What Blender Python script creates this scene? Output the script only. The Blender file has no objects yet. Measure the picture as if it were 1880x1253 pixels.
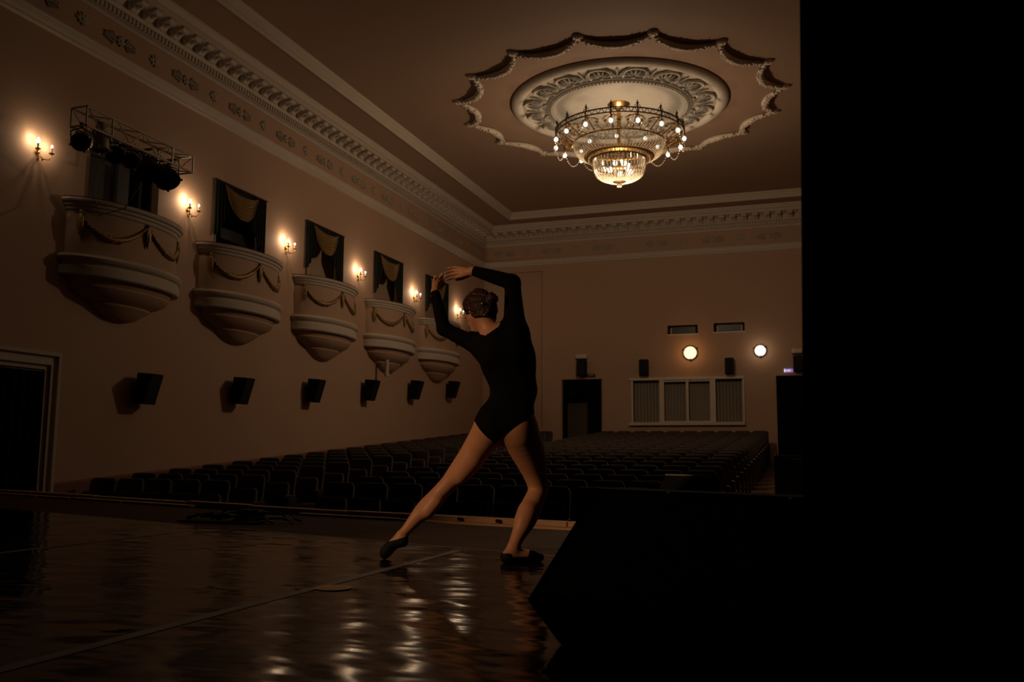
import bpy, math, random
import numpy as np
from mathutils import Vector, Matrix
random.seed(7)
R = math.radians
sc = bpy.context.scene
col = sc.collection
# ------------------------------------------------------------------ camera
FPX, CX, CY = 1646.66, 940.0, 626.5
YAW, PIT, ROL = -0.332115, 0.1248037, 0.0064972
CAM = Vector((0.0, 0.0, 0.58))
_f = Vector((math.sin(YAW) * math.cos(PIT), math.cos(YAW) * math.cos(PIT), math.sin(PIT)))
_r0 = _f.cross(Vector((0, 0, 1))).normalized()
_u0 = _r0.cross(_f)
_r = math.cos(ROL) * _r0 + math.sin(ROL) * _u0
_u = -math.sin(ROL) * _r0 + math.cos(ROL) * _u0
cd = bpy.data.cameras.new('camera')
cam = bpy.data.objects.new('camera', cd)
col.objects.link(cam)
cd.sensor_width = 36.0
cd.sensor_fit = 'HORIZONTAL'
cd.lens = FPX * 36.0 / 1880.0
cd.clip_start = 0.05
cd.clip_end = 200
cd.dof.use_dof = True
cd.dof.focus_distance = 4.95
cd.dof.aperture_fstop = 6.3
m3 = Matrix((_r, _u, -_f)).transposed()
cam.matrix_world = Matrix.Translation(CAM) @ m3.to_4x4()
sc.camera = cam
# ------------------------------------------------------------------ world and exposure
w = bpy.data.worlds.new('world')
sc.world = w
w.use_nodes = True
w.node_tree.nodes['Background'].inputs[0].default_value = (1.0, 0.62, 0.38, 1)
w.node_tree.nodes['Background'].inputs[1].default_value = 0.0008
sc.view_settings.view_transform = 'Standard'
sc.view_settings.look = 'None'
sc.view_settings.gamma = 1.0
sc.view_settings.use_curve_mapping = False
sc.view_settings.exposure = 0.0
try:
    sc.cycles.use_denoising = True
    sc.cycles.max_bounces = 6
    sc.cycles.diffuse_bounces = 3
    sc.cycles.glossy_bounces = 3
    sc.cycles.transmission_bounces = 4
    sc.cycles.caustics_reflective = False
    sc.cycles.caustics_refractive = False
    sc.cycles.sample_clamp_indirect = 4.0
except Exception:
    pass
# light strengths (watts) used by the lamp builders below
P_RING, P_BASKET, P_SCONCE, P_GLOBE, P_STAGE = 2.4, 222.0, 4.6, 3.0, 330.0
WARM = (1.0, 0.70, 0.43)
WARMER = (1.0, 0.55, 0.26)


def lamp(name, loc, power, color, radius, parent=None, kind='POINT', **kw):
    d = bpy.data.lights.new(name, kind)
    d.energy = power
    d.color = color
    if kind in ('POINT', 'SPOT'):
        d.shadow_soft_size = radius
    for k, v in kw.items():
        setattr(d, k, v)
    o = bpy.data.objects.new(name, d)
    col.objects.link(o)
    o.location = loc
    if parent:
        o.parent = parent
    return o


# warm stage light hung in the wings to the left of the dancer
SPOT = Vector((-4.5, 0.3, 2.4))
_sp = lamp('stage_spot_light', SPOT, P_STAGE, (1.0, 0.60, 0.31), 0.15, kind='SPOT', spot_size=R(36), spot_blend=1.0)
_sp.rotation_euler = (Vector((-1.85, 5.2, 0.62)) - SPOT).to_track_quat('-Z', 'Y').to_euler()


def ray(px, py):
    return _f * FPX + _r * (px - CX) - _u * (py - CY)


def on_x(px, py, X):
    d = ray(px, py); return CAM + d * ((X - CAM.x) / d.x)


def on_y(px, py, Y):
    d = ray(px, py); return CAM + d * ((Y - CAM.y) / d.y)


def on_z(px, py, Z):
    d = ray(px, py); return CAM + d * ((Z - CAM.z) / d.z)


# ------------------------------------------------------------------ materials
MATS = {}


def mat(name, base, rough=0.6, metal=0.0, spec=0.4, var=0.0, vscale=4.0, bump=0.0, bscale=30.0, emit=None, estr=0.0, trans=0.0, detail=4.0, stretch=(1, 1, 1), sheen=0.0):
    m = bpy.data.materials.new(name)
    m.use_nodes = True
    nt = m.node_tree
    b = nt.nodes['Principled BSDF']
    b.inputs['Base Color'].default_value = (*base, 1)
    b.inputs['Roughness'].default_value = rough
    b.inputs['Metallic'].default_value = metal
    b.inputs['Specular IOR Level'].default_value = spec
    if trans:
        b.inputs['Transmission Weight'].default_value = trans
    if sheen:
        b.inputs['Sheen Weight'].default_value = sheen
    tc = nt.nodes.new('ShaderNodeTexCoord')
    mp = nt.nodes.new('ShaderNodeMapping')
    mp.inputs['Scale'].default_value = stretch
    nt.links.new(tc.outputs['Object'], mp.inputs['Vector'])
    if var:
        n = nt.nodes.new('ShaderNodeTexNoise')
        n.inputs['Scale'].default_value = vscale
        n.inputs['Detail'].default_value = detail
        nt.links.new(mp.outputs[0], n.inputs['Vector'])
        mx = nt.nodes.new('ShaderNodeMix'); mx.data_type = 'RGBA'
        mx.inputs[6].default_value = (*[max(0, c * (1 - var)) for c in base], 1)
        mx.inputs[7].default_value = (*[min(1, c * (1 + var)) for c in base], 1)
        nt.links.new(n.outputs['Fac'], mx.inputs[0])
        nt.links.new(mx.outputs[2], b.inputs['Base Color'])
    if bump:
        n2 = nt.nodes.new('ShaderNodeTexNoise')
        n2.inputs['Scale'].default_value = bscale
        n2.inputs['Detail'].default_value = 3
        nt.links.new(mp.outputs[0], n2.inputs['Vector'])
        bp = nt.nodes.new('ShaderNodeBump')
        bp.inputs['Strength'].default_value = bump
        bp.inputs['Distance'].default_value = 0.02
        nt.links.new(n2.outputs['Fac'], bp.inputs['Height'])
        nt.links.new(bp.outputs[0], b.inputs['Normal'])
    if emit:
        b.inputs['Emission Color'].default_value = (*emit, 1)
        b.inputs['Emission Strength'].default_value = estr
    MATS[name] = m
    return m


mat('wall_paint', (0.47, 0.31, 0.215), 0.75, var=0.05, vscale=0.8, bump=0.08, bscale=60)
mat('ceiling_paint', (0.315, 0.208, 0.145), 0.8, var=0.06, vscale=0.5)
mat('dado_paint', (0.22, 0.09, 0.06), 0.6, var=0.1)
mat('plaster', (0.56, 0.485, 0.405), 0.7, var=0.06, vscale=3)
mat('plaster_relief', (0.43, 0.37, 0.30), 0.7, var=0.15, vscale=9)
mat('medallion_plaster', (0.47, 0.43, 0.365), 0.65, var=0.12, vscale=8)
mat('gold', (0.30, 0.19, 0.07), 0.42, 0.55, var=0.35, vscale=25, bump=0.4, bscale=80)
mat('brass', (0.55, 0.34, 0.12), 0.28, 1.0, var=0.2, vscale=20)
mat('filigree', (0.26, 0.145, 0.05), 0.4, 0.8)
mat('dark_bronze', (0.07, 0.038, 0.018), 0.45, 0.8)
mat('rail_red', (0.12, 0.025, 0.015), 0.5)
mat('crystal_warm', (0.92, 0.80, 0.60), 0.10, spec=1.0, trans=0.15)
mat('crystal', (0.80, 0.70, 0.54), 0.10, spec=1.0, trans=0.2)
mat('black_cloth', (0.006, 0.006, 0.006), 0.95, spec=0.05, var=0.3, vscale=6, bump=0.1, bscale=300)
mat('green_drape', (0.018, 0.022, 0.018), 0.9, spec=0.1, var=0.3, vscale=8)
mat('gold_drape', (0.25, 0.155, 0.055), 0.6, var=0.2, vscale=12)
mat('seat_cloth', (0.048, 0.034, 0.027), 0.9, spec=0.15, var=0.2, vscale=20, bump=0.15, bscale=250, sheen=0.25)
mat('seat_frame', (0.02, 0.014, 0.01), 0.5)
mat('armrest_wood', (0.07, 0.03, 0.014), 0.35, var=0.3, vscale=10)
mat('glint_white', (0.75, 0.72, 0.66), 0.3)  # white standing in for glints on the row-end armrests
mat('speaker_black', (0.007, 0.007, 0.007), 0.7, spec=0.2)
mat('speaker_grille', (0.005, 0.005, 0.006), 0.55, 0.2, bump=0.5, bscale=400)
mat('carpet_paint', (0.015, 0.0125, 0.0105), 0.85, spec=0.1, bump=0.3, bscale=250)
mat('alu', (0.60, 0.54, 0.46), 0.35, 0.4)
mat('lamp_black', (0.012, 0.011, 0.01), 0.45, 0.3)
mat('lamp_grey', (0.34, 0.28, 0.22), 0.4, 0.3)
mat('lens', (0.03, 0.03, 0.035), 0.08, 0.0, spec=0.8)
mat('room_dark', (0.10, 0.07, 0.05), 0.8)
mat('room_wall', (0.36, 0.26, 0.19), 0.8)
mat('door_dark', (0.02, 0.012, 0.009), 0.7, var=0.3)
mat('white_frame', (0.62, 0.54, 0.45), 0.5)
mat('blind', (0.34, 0.29, 0.23), 0.7, var=0.1, vscale=3)
mat('glass_pane', (0.016, 0.016, 0.014), 0.35, spec=0.3, trans=0.0)
mat('bulb', (1, 0.95, 0.85), 0.3, emit=(0.75, 0.88, 0.84), estr=1.1)
mat('flame_bulb', (1, 0.9, 0.75), 0.3, emit=(0.90, 0.96, 0.86), estr=9.0)
mat('dim_bulb', (1, 0.85, 0.65), 0.3, emit=(1.0, 0.72, 0.42), estr=0.55)
mat('globe_glass', (1, 0.95, 0.9), 0.3, emit=(0.78, 0.90, 0.86), estr=1.1)
mat('globe_glass_warm', (1, 0.8, 0.55), 0.3, emit=(0.95, 0.80, 0.52), estr=1.15)
mat('exit_lit', (0.3, 0.2, 0.5), 0.4, emit=(0.30, 0.17, 0.42), estr=0.7)
mat('exit_white', (0.8, 0.8, 0.9), 0.4, emit=(0.75, 0.75, 0.95), estr=1.0)
mat('sign_dim', (0.17, 0.12, 0.08), 0.5)
mat('candle', (0.60, 0.50, 0.38), 0.5)
mat('wood_edge', (0.68, 0.39, 0.20), 0.6, var=0.4, vscale=7, stretch=(0.35, 1, 6), bump=0.2, bscale=40)
mat('wood_dark', (0.10, 0.055, 0.03), 0.6, var=0.3, vscale=6)
mat('tape', (0.11, 0.088, 0.068), 0.45, var=0.3, vscale=14)
mat('marker_disc', (0.62, 0.39, 0.18), 0.5, var=0.12, vscale=20)
mat('cable', (0.012, 0.011, 0.010), 0.5)
mat('cable_tan', (0.28, 0.17, 0.09), 0.5)
mat('skin', (0.57, 0.272, 0.150), 0.48, spec=0.35, var=0.06, vscale=14)
mat('nail', (0.75, 0.55, 0.45), 0.25, spec=0.6)
mat('leotard', (0.0045, 0.0042, 0.004), 0.9, spec=0.08, bump=0.1, bscale=220)
mat('slipper', (0.009, 0.008, 0.007), 0.7, spec=0.2, bump=0.1, bscale=150)
mat('eye_dark', (0.02, 0.015, 0.01), 0.2)
mat('lips', (0.40, 0.13, 0.10), 0.4)
mat('hair_pin', (0.7, 0.6, 0.5), 0.2, 1.0)
# hair: streaks of auburn
h = mat('hair', (0.036, 0.011, 0.0055), 0.42, spec=0.35, var=0.7, vscale=40, stretch=(1, 1, 0.4), bump=0.5, bscale=120)


def vinyl(name, base, rough, wave, spec=0.13):
    m = mat(name, base, rough, spec=spec)
    nt = m.node_tree
    b = nt.nodes['Principled BSDF']
    tc = nt.nodes.new('ShaderNodeTexCoord')
    n = nt.nodes.new('ShaderNodeTexNoise'); n.inputs['Scale'].default_value = 2.7; n.inputs['Detail'].default_value = 1.6
    mp = nt.nodes.new('ShaderNodeMapping'); mp.inputs['Rotation'].default_value = (0, 0, R(19)); mp.inputs['Scale'].default_value = (1.0, 2.0, 1)
    nt.links.new(tc.outputs['Object'], mp.inputs[0]); nt.links.new(mp.outputs[0], n.inputs['Vector'])
    n3 = nt.nodes.new('ShaderNodeTexNoise'); n3.inputs['Scale'].default_value = 22; n3.inputs['Detail'].default_value = 3
    nt.links.new(tc.outputs['Object'], n3.inputs['Vector'])
    ad = nt.nodes.new('ShaderNodeMath'); ad.operation = 'MULTIPLY_ADD'; ad.inputs[1].default_value = 0.012
    nt.links.new(n3.outputs['Fac'], ad.inputs[0]); nt.links.new(n.outputs['Fac'], ad.inputs[2])
    bp = nt.nodes.new('ShaderNodeBump'); bp.inputs['Strength'].default_value = wave; bp.inputs['Distance'].default_value = 0.03
    nt.links.new(ad.outputs[0], bp.inputs['Height']); nt.links.new(bp.outputs[0], b.inputs['Normal'])
    # scuffed gloss
    rp = nt.nodes.new('ShaderNodeMapRange'); rp.inputs[1].default_value = 0.3; rp.inputs[2].default_value = 0.7
    rp.inputs[3].default_value = rough - 0.03; rp.inputs[4].default_value = rough + 0.10
    n4 = nt.nodes.new('ShaderNodeTexNoise'); n4.inputs['Scale'].default_value = 1.7; n4.inputs['Detail'].default_value = 6
    nt.links.new(tc.outputs['Object'], n4.inputs['Vector']); nt.links.new(n4.outputs['Fac'], rp.inputs[0]); nt.links.new(rp.outputs[0], b.inputs['Roughness'])
    return m


vinyl('vinyl', (0.009, 0.007, 0.0052), 0.085, 0.36)
vinyl('stage_boards', (0.080, 0.040, 0.019), 0.6, 0.1, 0.03)


def planks(name, base, rough, width, along='X'):
    m = mat(name, base, rough, spec=0.2)
    nt = m.node_tree; b = nt.nodes['Principled BSDF']
    tc = nt.nodes.new('ShaderNodeTexCoord')
    br = nt.nodes.new('ShaderNodeTexBrick')
    br.inputs['Color1'].default_value = (*[c * 0.8 for c in base], 1); br.inputs['Color2'].default_value = (*[c * 1.2 for c in base], 1)
    br.inputs['Mortar'].default_value = (*[c * 0.15 for c in base], 1)
    br.inputs['Scale'].default_value = 1.0; br.inputs['Mortar Size'].default_value = 0.008
    br.inputs['Brick Width'].default_value = 1.6; br.inputs['Row Height'].default_value = width
    nt.links.new(tc.outputs['Object'], br.inputs['Vector']); nt.links.new(br.outputs['Color'], b.inputs['Base Color'])
    return m


planks('hall_planks', (0.085, 0.042, 0.02), 0.7, 0.28)


# ------------------------------------------------------------------ mesh builder
class MB:
    def __init__(s):
        s.v = []; s.f = []

    def add(s, vs, fs, M=None):
        o = len(s.v)
        s.v += [tuple(M @ Vector(p)) if M else tuple(p) for p in vs]
        s.f += [tuple(i + o for i in f) for f in fs]
        return s

    def box(s, c, size, M=None):
        x, y, z = c; a, b, d = size[0] / 2, size[1] / 2, size[2] / 2
        vs = [(x - a, y - b, z - d), (x + a, y - b, z - d), (x + a, y + b, z - d), (x - a, y + b, z - d), (x - a, y - b, z + d), (x + a, y - b, z + d), (x + a, y + b, z + d), (x - a, y + b, z + d)]
        return s.add(vs, [(0, 3, 2, 1), (4, 5, 6, 7), (0, 1, 5, 4), (1, 2, 6, 5), (2, 3, 7, 6), (3, 0, 4, 7)], M)

    def bbox(s, c, size, bev=0.01, M=None):
        # box with chamfered vertical edges and top and bottom rims
        x, y, z = c; a, b, d = size[0] / 2, size[1] / 2, size[2] / 2; e = min(bev, a * .9, b * .9, d * .9)
        def ring(zz, k):
            A, B = a - k, b - k
            return [(x - A + e, y - B, zz), (x + A - e, y - B, zz), (x + A, y - B + e, zz), (x + A, y + B - e, zz), (x + A - e, y + B, zz), (x - A + e, y + B, zz), (x - A, y + B - e, zz), (x - A, y - B + e, zz)]
        rings = [ring(z - d, e * .7), ring(z - d + e * .7, 0), ring(z + d - e * .7, 0), ring(z + d, e * .7)]
        return s.loft(rings, True, True, True, M)

    def loft(s, rings, closed=True, cap0=False, cap1=False, M=None):
        n = len(rings[0]); vs = [p for r_ in rings for p in r_]; fs = []
        for i in range(len(rings) - 1):
            for j in range(n if closed else n - 1):
                k = (j + 1) % n
                fs.append((i * n + j, i * n + k, (i + 1) * n + k, (i + 1) * n + j))
        if cap0: fs.append(tuple(range(n - 1, -1, -1)))
        if cap1: fs.append(tuple((len(rings) - 1) * n + j for j in range(n)))
        return s.add(vs, fs, M)

    def tube(s, pts, r, n=8, cap=True, M=None):
        pts = [Vector(p) for p in pts]
        rs = r if isinstance(r, (list, tuple)) else [r] * len(pts)
        rings = []
        prev = None
        for i, p in enumerate(pts):
            t = (pts[min(i + 1, len(pts) - 1)] - pts[max(i - 1, 0)])
            if t.length < 1e-9: t = Vector((0, 0, 1))
            t.normalize()
            if prev is None:
                a = Vector((0, 0, 1)) if abs(t.z) < .9 else Vector((1, 0, 0))
                nx = t.cross(a).normalized()
            else:
                nx = (prev - t * prev.dot(t))
                nx = nx.normalized() if nx.length > 1e-6 else t.orthogonal().normalized()
            prev = nx
            ny = t.cross(nx)
            rings.append([tuple(p + (nx * math.cos(2 * math.pi * k / n) + ny * math.sin(2 * math.pi * k / n)) * rs[i]) for k in range(n)])
        return s.loft(rings, True, cap, cap, M)

    def lathe(s, prof, n=32, a0=0.0, a1=2 * math.pi, M=None, cap=False):
        full = abs(a1 - a0 - 2 * math.pi) < 1e-6
        m = n if full else n + 1
        rings = [[(r_ * math.cos(a0 + (a1 - a0) * k / n), r_ * math.sin(a0 + (a1 - a0) * k / n), z) for k in range(m)] for r_, z in prof]
        return s.loft(rings, full, cap, cap, M)

    def ell(s, c, rad, n=12, m=8, M=None):
        prof = [(math.sin(math.pi * i / m), -math.cos(math.pi * i / m)) for i in range(m + 1)]
        rings = [[(c[0] + rad[0] * max(r_, .001) * math.cos(2 * math.pi * k / n), c[1] + rad[1] * max(r_, .001) * math.sin(2 * math.pi * k / n), c[2] + rad[2] * z) for k in range(n)] for r_, z in prof]
        return s.loft(rings, True, True, True, M)

    def prism(s, poly, z0, z1, M=None):
        n = len(poly)
        return s.loft([[(p[0], p[1], z0) for p in poly], [(p[0], p[1], z1) for p in poly]], True, True, True, M)

    def build(s, name, m, parent=None, smooth=35, kind=None, label=None):
        me = bpy.data.meshes.new(name)
        me.from_pydata(s.v, [], s.f)
        me.validate()
        return link(name, me, m, parent, smooth, kind, label)


def link(name, me, m, parent=None, smooth=35, kind=None, label=None):
    if m:
        me.materials.append(MATS[m])
    if smooth:
        me.polygons.foreach_set('use_smooth', [True] * len(me.polygons))
        if smooth < 180:
            me.set_sharp_from_angle(angle=R(smooth))
    o = bpy.data.objects.new(name, me)
    col.objects.link(o)
    if parent: o.parent = parent
    if kind: o['kind'] = kind
    if label: o['label'] = label
    return o


def inst(o, parent, M=None, name=None):
    c = o.copy()
    if name: c.name = name
    col.objects.link(c)
    c.parent = parent
    if M is not None: c.matrix_local = M
    return c


def thing(name, label, cat, loc=(0, 0, 0), rotz=0, group=None):
    o = bpy.data.objects.new(name, None)
    o.empty_display_size = 0.1
    col.objects.link(o)
    o.location = loc
    o.rotation_euler = (0, 0, rotz)
    return tag(o, label, cat, group)


def tag(o, label, cat, group=None):
    o['label'] = label; o['category'] = cat
    if group: o['group'] = group
    return o


def copy_tree(o, parent=None):
    c = o.copy(); col.objects.link(c); c.parent = parent
    for ch in list(o.children):
        copy_tree(ch, c)
    return c


ORD = ['first', 'second', 'third', 'fourth', 'fifth', 'sixth', 'seventh', 'eighth', 'ninth', 'tenth', 'eleventh', 'twelfth', 'thirteenth', 'fourteenth', 'fifteenth', 'sixteenth', 'seventeenth', 'eighteenth', 'nineteenth', 'twentieth', 'twenty-first']
# ------------------------------------------------------------------ room dimensions (metres, stage deck at z = 0)
XL, XR, YB, Y0 = -11.0, 2.86, 28.77, 8.6
XC = (XL + XR) / 2
ZB, ZC = 8.32, 8.50                      # outer ceiling band, coffer ceiling
RAKE = 0.068


def zfloor(y):
    return -0.87 + RAKE * (y - 10.9)


def struct(o, label=None, cat=None):
    o['kind'] = 'structure'
    if label: o['label'] = label
    if cat: o['category'] = cat
    return o


def wall_holes(u0, u1, v0, v1, holes, place, thick):
    """rectangular wall with rectangular holes; place(u, v, d) -> point, d = depth behind the face"""
    us = sorted({u0, u1, *[h_[0] for h_ in holes], *[h_[1] for h_ in holes]})
    vs = sorted({v0, v1, *[h_[2] for h_ in holes], *[h_[3] for h_ in holes]})
    mb = MB()
    def hole(u, v): return any(h_[0] < u < h_[1] and h_[2] < v < h_[3] for h_ in holes)
    for a, b in zip(us, us[1:]):
        for c, d in zip(vs, vs[1:]):
            if hole((a + b) / 2, (c + d) / 2): continue
            mb.add([place(a, c, 0), place(b, c, 0), place(b, d, 0), place(a, d, 0)], [(0, 1, 2, 3)])
            mb.add([place(a, c, thick), place(b, c, thick), place(b, d, thick), place(a, d, thick)], [(3, 2, 1, 0)])
    for a, b, c, d in holes:
        for p, q in (((a, c), (b, c)), ((b, c), (b, d)), ((b, d), (a, d)), ((a, d), (a, c))):
            mb.add([place(*p, 0), place(*q, 0), place(*q, thick), place(*p, thick)], [(0, 1, 2, 3)])
    return mb


BALC = [11.79, 14.95, 18.22, 21.53, 24.78]
DOORL = (8.9, 10.36, zfloor(10), 1.78)
wl_holes = [(c - 0.80, c + 0.80, 3.55, 5.80) for c in BALC] + [DOORL]
struct(wall_holes(Y0, YB + .12, -2.0, ZC, wl_holes, lambda u, v, d: (XL - d, u, v), 0.2).build('wall_left', 'wall_paint', smooth=0), 'peach plaster side wall of the hall with balcony doorways', 'wall')
struct(MB().box((XR + 0.15, (Y0 + YB) / 2, 3.2), (0.3, YB - Y0, 11)).build('wall_right', 'wall_paint', smooth=0), 'peach plaster right side wall of the hall', 'wall')
# back wall: main face, recess at its left end, booth windows, ports and two doorways
s_ = 1.1802
def bw(px, py): return on_y(px, py, YB)
WINB = (bw(1160, 780).x, bw(1364, 780).x, bw(1260, 779).z, bw(1260, 694).z)
PORT1 = (bw(1225, 605).x, bw(1281, 605).x, bw(1253, 613.5).z, bw(1253, 597).z)
PORT2 = (bw(1310, 600).x, bw(1367, 600).x, bw(1338, 609).z, bw(1338, 592.5).z)
BD1 = (bw(1032, 700).x, bw(1105, 700).x, zfloor(YB), bw(1068, 697).z)
_w = BD1[1] - BD1[0]
BD2 = (bw(1425, 700).x, bw(1425, 700).x + _w, zfloor(YB), bw(1450, 690).z)
struct(wall_holes(-8.84, XR, -2.0, ZC, [WINB, PORT1, PORT2, BD1, BD2], lambda u, v, d: (u, YB + d, v), 0.3).build('wall_back', 'wall_paint', smooth=0), 'peach plaster back wall with projection booth window', 'wall')
_zr = bw(960, 500).z
mbr = MB()
mbr.add([(XL, YB + .1, -2), (-8.84, YB + .1, -2), (-8.84, YB + .1, _zr), (XL, YB + .1, _zr)], [(0, 1, 2, 3)])
mbr.add([(-8.84, YB, -2), (-8.84, YB + .1, -2), (-8.84, YB + .1, _zr), (-8.84, YB, _zr)], [(3, 2, 1, 0)])
mbr.add([(XL, YB, _zr), (-8.84, YB, _zr), (-8.84, YB + .1, _zr), (XL, YB + .1, _zr)], [(0, 1, 2, 3)])
mbr.add([(XL, YB, _zr), (-8.84, YB, _zr), (-8.84, YB, ZC), (XL, YB, ZC)], [(0, 1, 2, 3)])
struct(mbr.build('wall_recess', 'wall_paint', smooth=0), 'shallow tall wall recess in the far left corner', 'wall')

# ceiling: band, coffer step and upper ceiling
CX0, CX1, CY0, CY1 = -9.59, 1.45, 10.2, 27.48
mb = MB()
mb.add([(XL - .3, Y0, ZB), (XR + .3, Y0, ZB), (XR + .3, YB + .3, ZB), (XL - .3, YB + .3, ZB), (CX0, CY0, ZB), (CX1, CY0, ZB), (CX1, CY1, ZB), (CX0, CY1, ZB)], [(0, 4, 5, 1), (1, 5, 6, 2), (2, 6, 7, 3), (3, 7, 4, 0)])
mb.add([(CX0, CY0, ZC), (CX1, CY0, ZC), (CX1, CY1, ZC), (CX0, CY1, ZC)], [(0, 1, 2, 3)])
struct(mb.build('ceiling', 'ceiling_paint', smooth=0), 'dim peach coffered ceiling', 'ceiling')


def sweep_rect(prof, x0, x1, y0, y1, inward=True, closed=False):
    """profile [(d, z)] swept along the left, back and right sides of a rectangle (and the front when closed)"""
    k = 1 if inward else -1
    rings = []
    for d, z in prof:
        ring = [(x0 + k * d, y0 + (k * d if closed else 0), z), (x0 + k * d, y1 - k * d, z), (x1 - k * d, y1 - k * d, z), (x1 - k * d, y0 + (k * d if closed else 0), z)]
        rings.append(ring)
    m_ = MB(); n = 4
    vs = [p for r_ in rings for p in r_]
    fs = []
    for i in range(len(rings) - 1):
        for j in range(4 if closed else 3):
            q = (j + 1) % 4
            fs.append((i * n + j, i * n + q, (i + 1) * n + q, (i + 1) * n + j))
    m_.add(vs, fs)
    return m_


# coffer moulding (stepped bead on the step face)
struct(sweep_rect([(0.0, ZB - .03), (0.03, ZB - .03), (0.05, ZB + .01), (0.05, ZB + .03), (0.065, ZB + .04), (0.07, ZB + .055), (0.095, ZB + .075), (0.11, ZB + .11), (0.15, ZB + .13), (0.17, ZB + .16), (0.17, ZC)], CX0 - .02, CX1 + .02, CY0 - .02, CY1 + .02, closed=True).build('trim_1', 'plaster', smooth=25), 'white plaster moulding around the raised ceiling panel', 'moulding')
# lower wall moulding under the frieze
struct(sweep_rect([(0, 6.96), (0.05, 6.98), (0.055, 7.03), (0.075, 7.035), (0.10, 7.09), (0.105, 7.12), (0.12, 7.13), (0.12, 7.16), (0.0, 7.17)], XL, XR, Y0, YB).build('trim_2', 'plaster', smooth=25), 'white moulding running below the ornamented frieze', 'moulding')
# main cornice
CP = [(0, 7.70), (0.04, 7.72), (0.05, 7.77), (0.08, 7.79), (0.10, 7.80), (0.10, 7.90), (0.15, 7.91), (0.17, 7.95), (0.19, 7.96), (0.19, 8.10), (0.50, 8.105), (0.52, 8.10), (0.52, 8.19), (0.56, 8.20), (0.58, 8.24), (0.62, 8.27), (0.63, 8.30), (0.63, 8.325)]
cornice = struct(sweep_rect(CP, XL, XR, Y0, YB).build('trim_3', 'plaster', smooth=25), 'white bracketed plaster cornice below the ceiling', 'cornice')
frieze = struct(sweep_rect([(0.012, 7.16), (0.012, 7.71)], XL, XR, Y0, YB).build('trim_4', 'wall_paint', smooth=0), 'peach frieze with white palmette ornaments', 'frieze')


def scroll_bracket():
    # S scroll modillion, local +X out from the wall, hanging from z=0
    prof = [(0, 0), (0.30, 0), (0.305, -0.03), (0.29, -0.06), (0.26, -0.07), (0.235, -0.055), (0.20, -0.06), (0.15, -0.09), (0.11, -0.13), (0.08, -0.155), (0.045, -0.16), (0.0, -0.14)]
    m_ = MB(); wd = 0.075
    for a, b in ((-wd, wd),):
        vs = [(x, a, z) for x, z in prof] + [(x, b, z) for x, z in prof]
        n = len(prof)
        m_.add(vs, [tuple(range(n)), tuple(range(2 * n - 1, n - 1, -1))] + [(i, (i + 1) % n + 0, (i + 1) % n + n, i + n) for i in range(n)])
    for yy in (-wd - .008, wd + .008):      # scroll eyes on the sides
        m_.lathe([(0.001, -.01), (0.03, -.01), (0.03, .01), (0.001, .01)], 8, M=Matrix.Translation((0.265, yy, -0.035)) @ Matrix.Rotation(R(90), 4, 'X'))
        m_.lathe([(0.001, -.01), (0.045, -.01), (0.045, .01), (0.001, .01)], 8, M=Matrix.Translation((0.055, yy, -0.105)) @ Matrix.Rotation(R(90), 4, 'X'))
    m_.ell((0.15, 0, -0.10), (0.10, 0.045, 0.035), 8, 5, )   # leaf on the underside
    return m_


mod0 = scroll_bracket().build('modillion', 'plaster', cornice, smooth=30)
mod0.matrix_local = Matrix.Translation((XL + 0.19, 9.05, 8.10))
ro = MB()
for k in range(6):
    a = k * math.pi / 3
    ro.ell((0.035 * math.cos(a), 0.035 * math.sin(a), -0.008), (0.026, 0.026, 0.016), 6, 4)
ro.ell((0, 0, -0.02), (0.016, 0.016, 0.014), 6, 4)
ros0 = ro.build('rosette', 'plaster', cornice, smooth=40)
ros0.matrix_local = Matrix.Translation((XL + 0.34, 9.22, 8.10))
y = 9.05 + 0.345
while y < YB - 0.6:
    inst(mod0, cornice, Matrix.Translation((XL + 0.19, y, 8.10)))
    inst(ros0, cornice, Matrix.Translation((XL + 0.34, y + 0.172, 8.10)))
    y += 0.345
x = XL + 0.62
while x < -0.2:
    inst(mod0, cornice, Matrix.Translation((x, YB - 0.19, 8.10)) @ Matrix.Rotation(R(-90), 4, 'Z'))
    inst(ros0, cornice, Matrix.Translation((x + 0.172, YB - 0.34, 8.10)))
    x += 0.345
# dentils, too small to pick apart: one part
de = MB()
y = 9.0
while y < YB - 0.15:
    de.box((XL + 0.12, y, 7.85), (0.05, 0.045, 0.085)); y += 0.09
x = XL + 0.2
while x < 0.2:
    de.box((x, YB - 0.12, 7.85), (0.045, 0.05, 0.085)); x += 0.09
de.build('dentil_course', 'plaster', cornice, smooth=0, kind='stuff')


# frieze ornaments: long palmette sprays and small flower rosettes, local XZ plane, +Y toward the wall
def leaf(m_, p, ang, L, wd, th=0.018):
    M = Matrix.Translation(p) @ Matrix.Rotation(ang, 4, 'Y')
    m_.ell((L / 2, 0, 0), (L / 2, th, wd / 2), 8, 5, M)


def spray():
    m_ = MB()
    for sx in (-1, 1):
        m_.tube([(sx * 0.06, -.01, 0), (sx * 0.2, -.012, 0.012), (sx * 0.36, -.01, 0)], [.014, .012, .006], 5)
        for k in range(6):
            xx = sx * (0.10 + 0.045 * k); L = 0.15 - 0.016 * k
            for sz in (-1, 1):
                a = math.atan2(-sz * 0.9, sx * 0.62)
                leaf(m_, (xx, -.012, 0), a, L, 0.032)
    for k in range(8):
        a = k * math.pi / 4
        leaf(m_, (0, -.015, 0), a, 0.10, 0.055, .022)
    m_.ell((0, -.03, 0), (0.035, .02, .035), 8, 5)
    return m_


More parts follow.
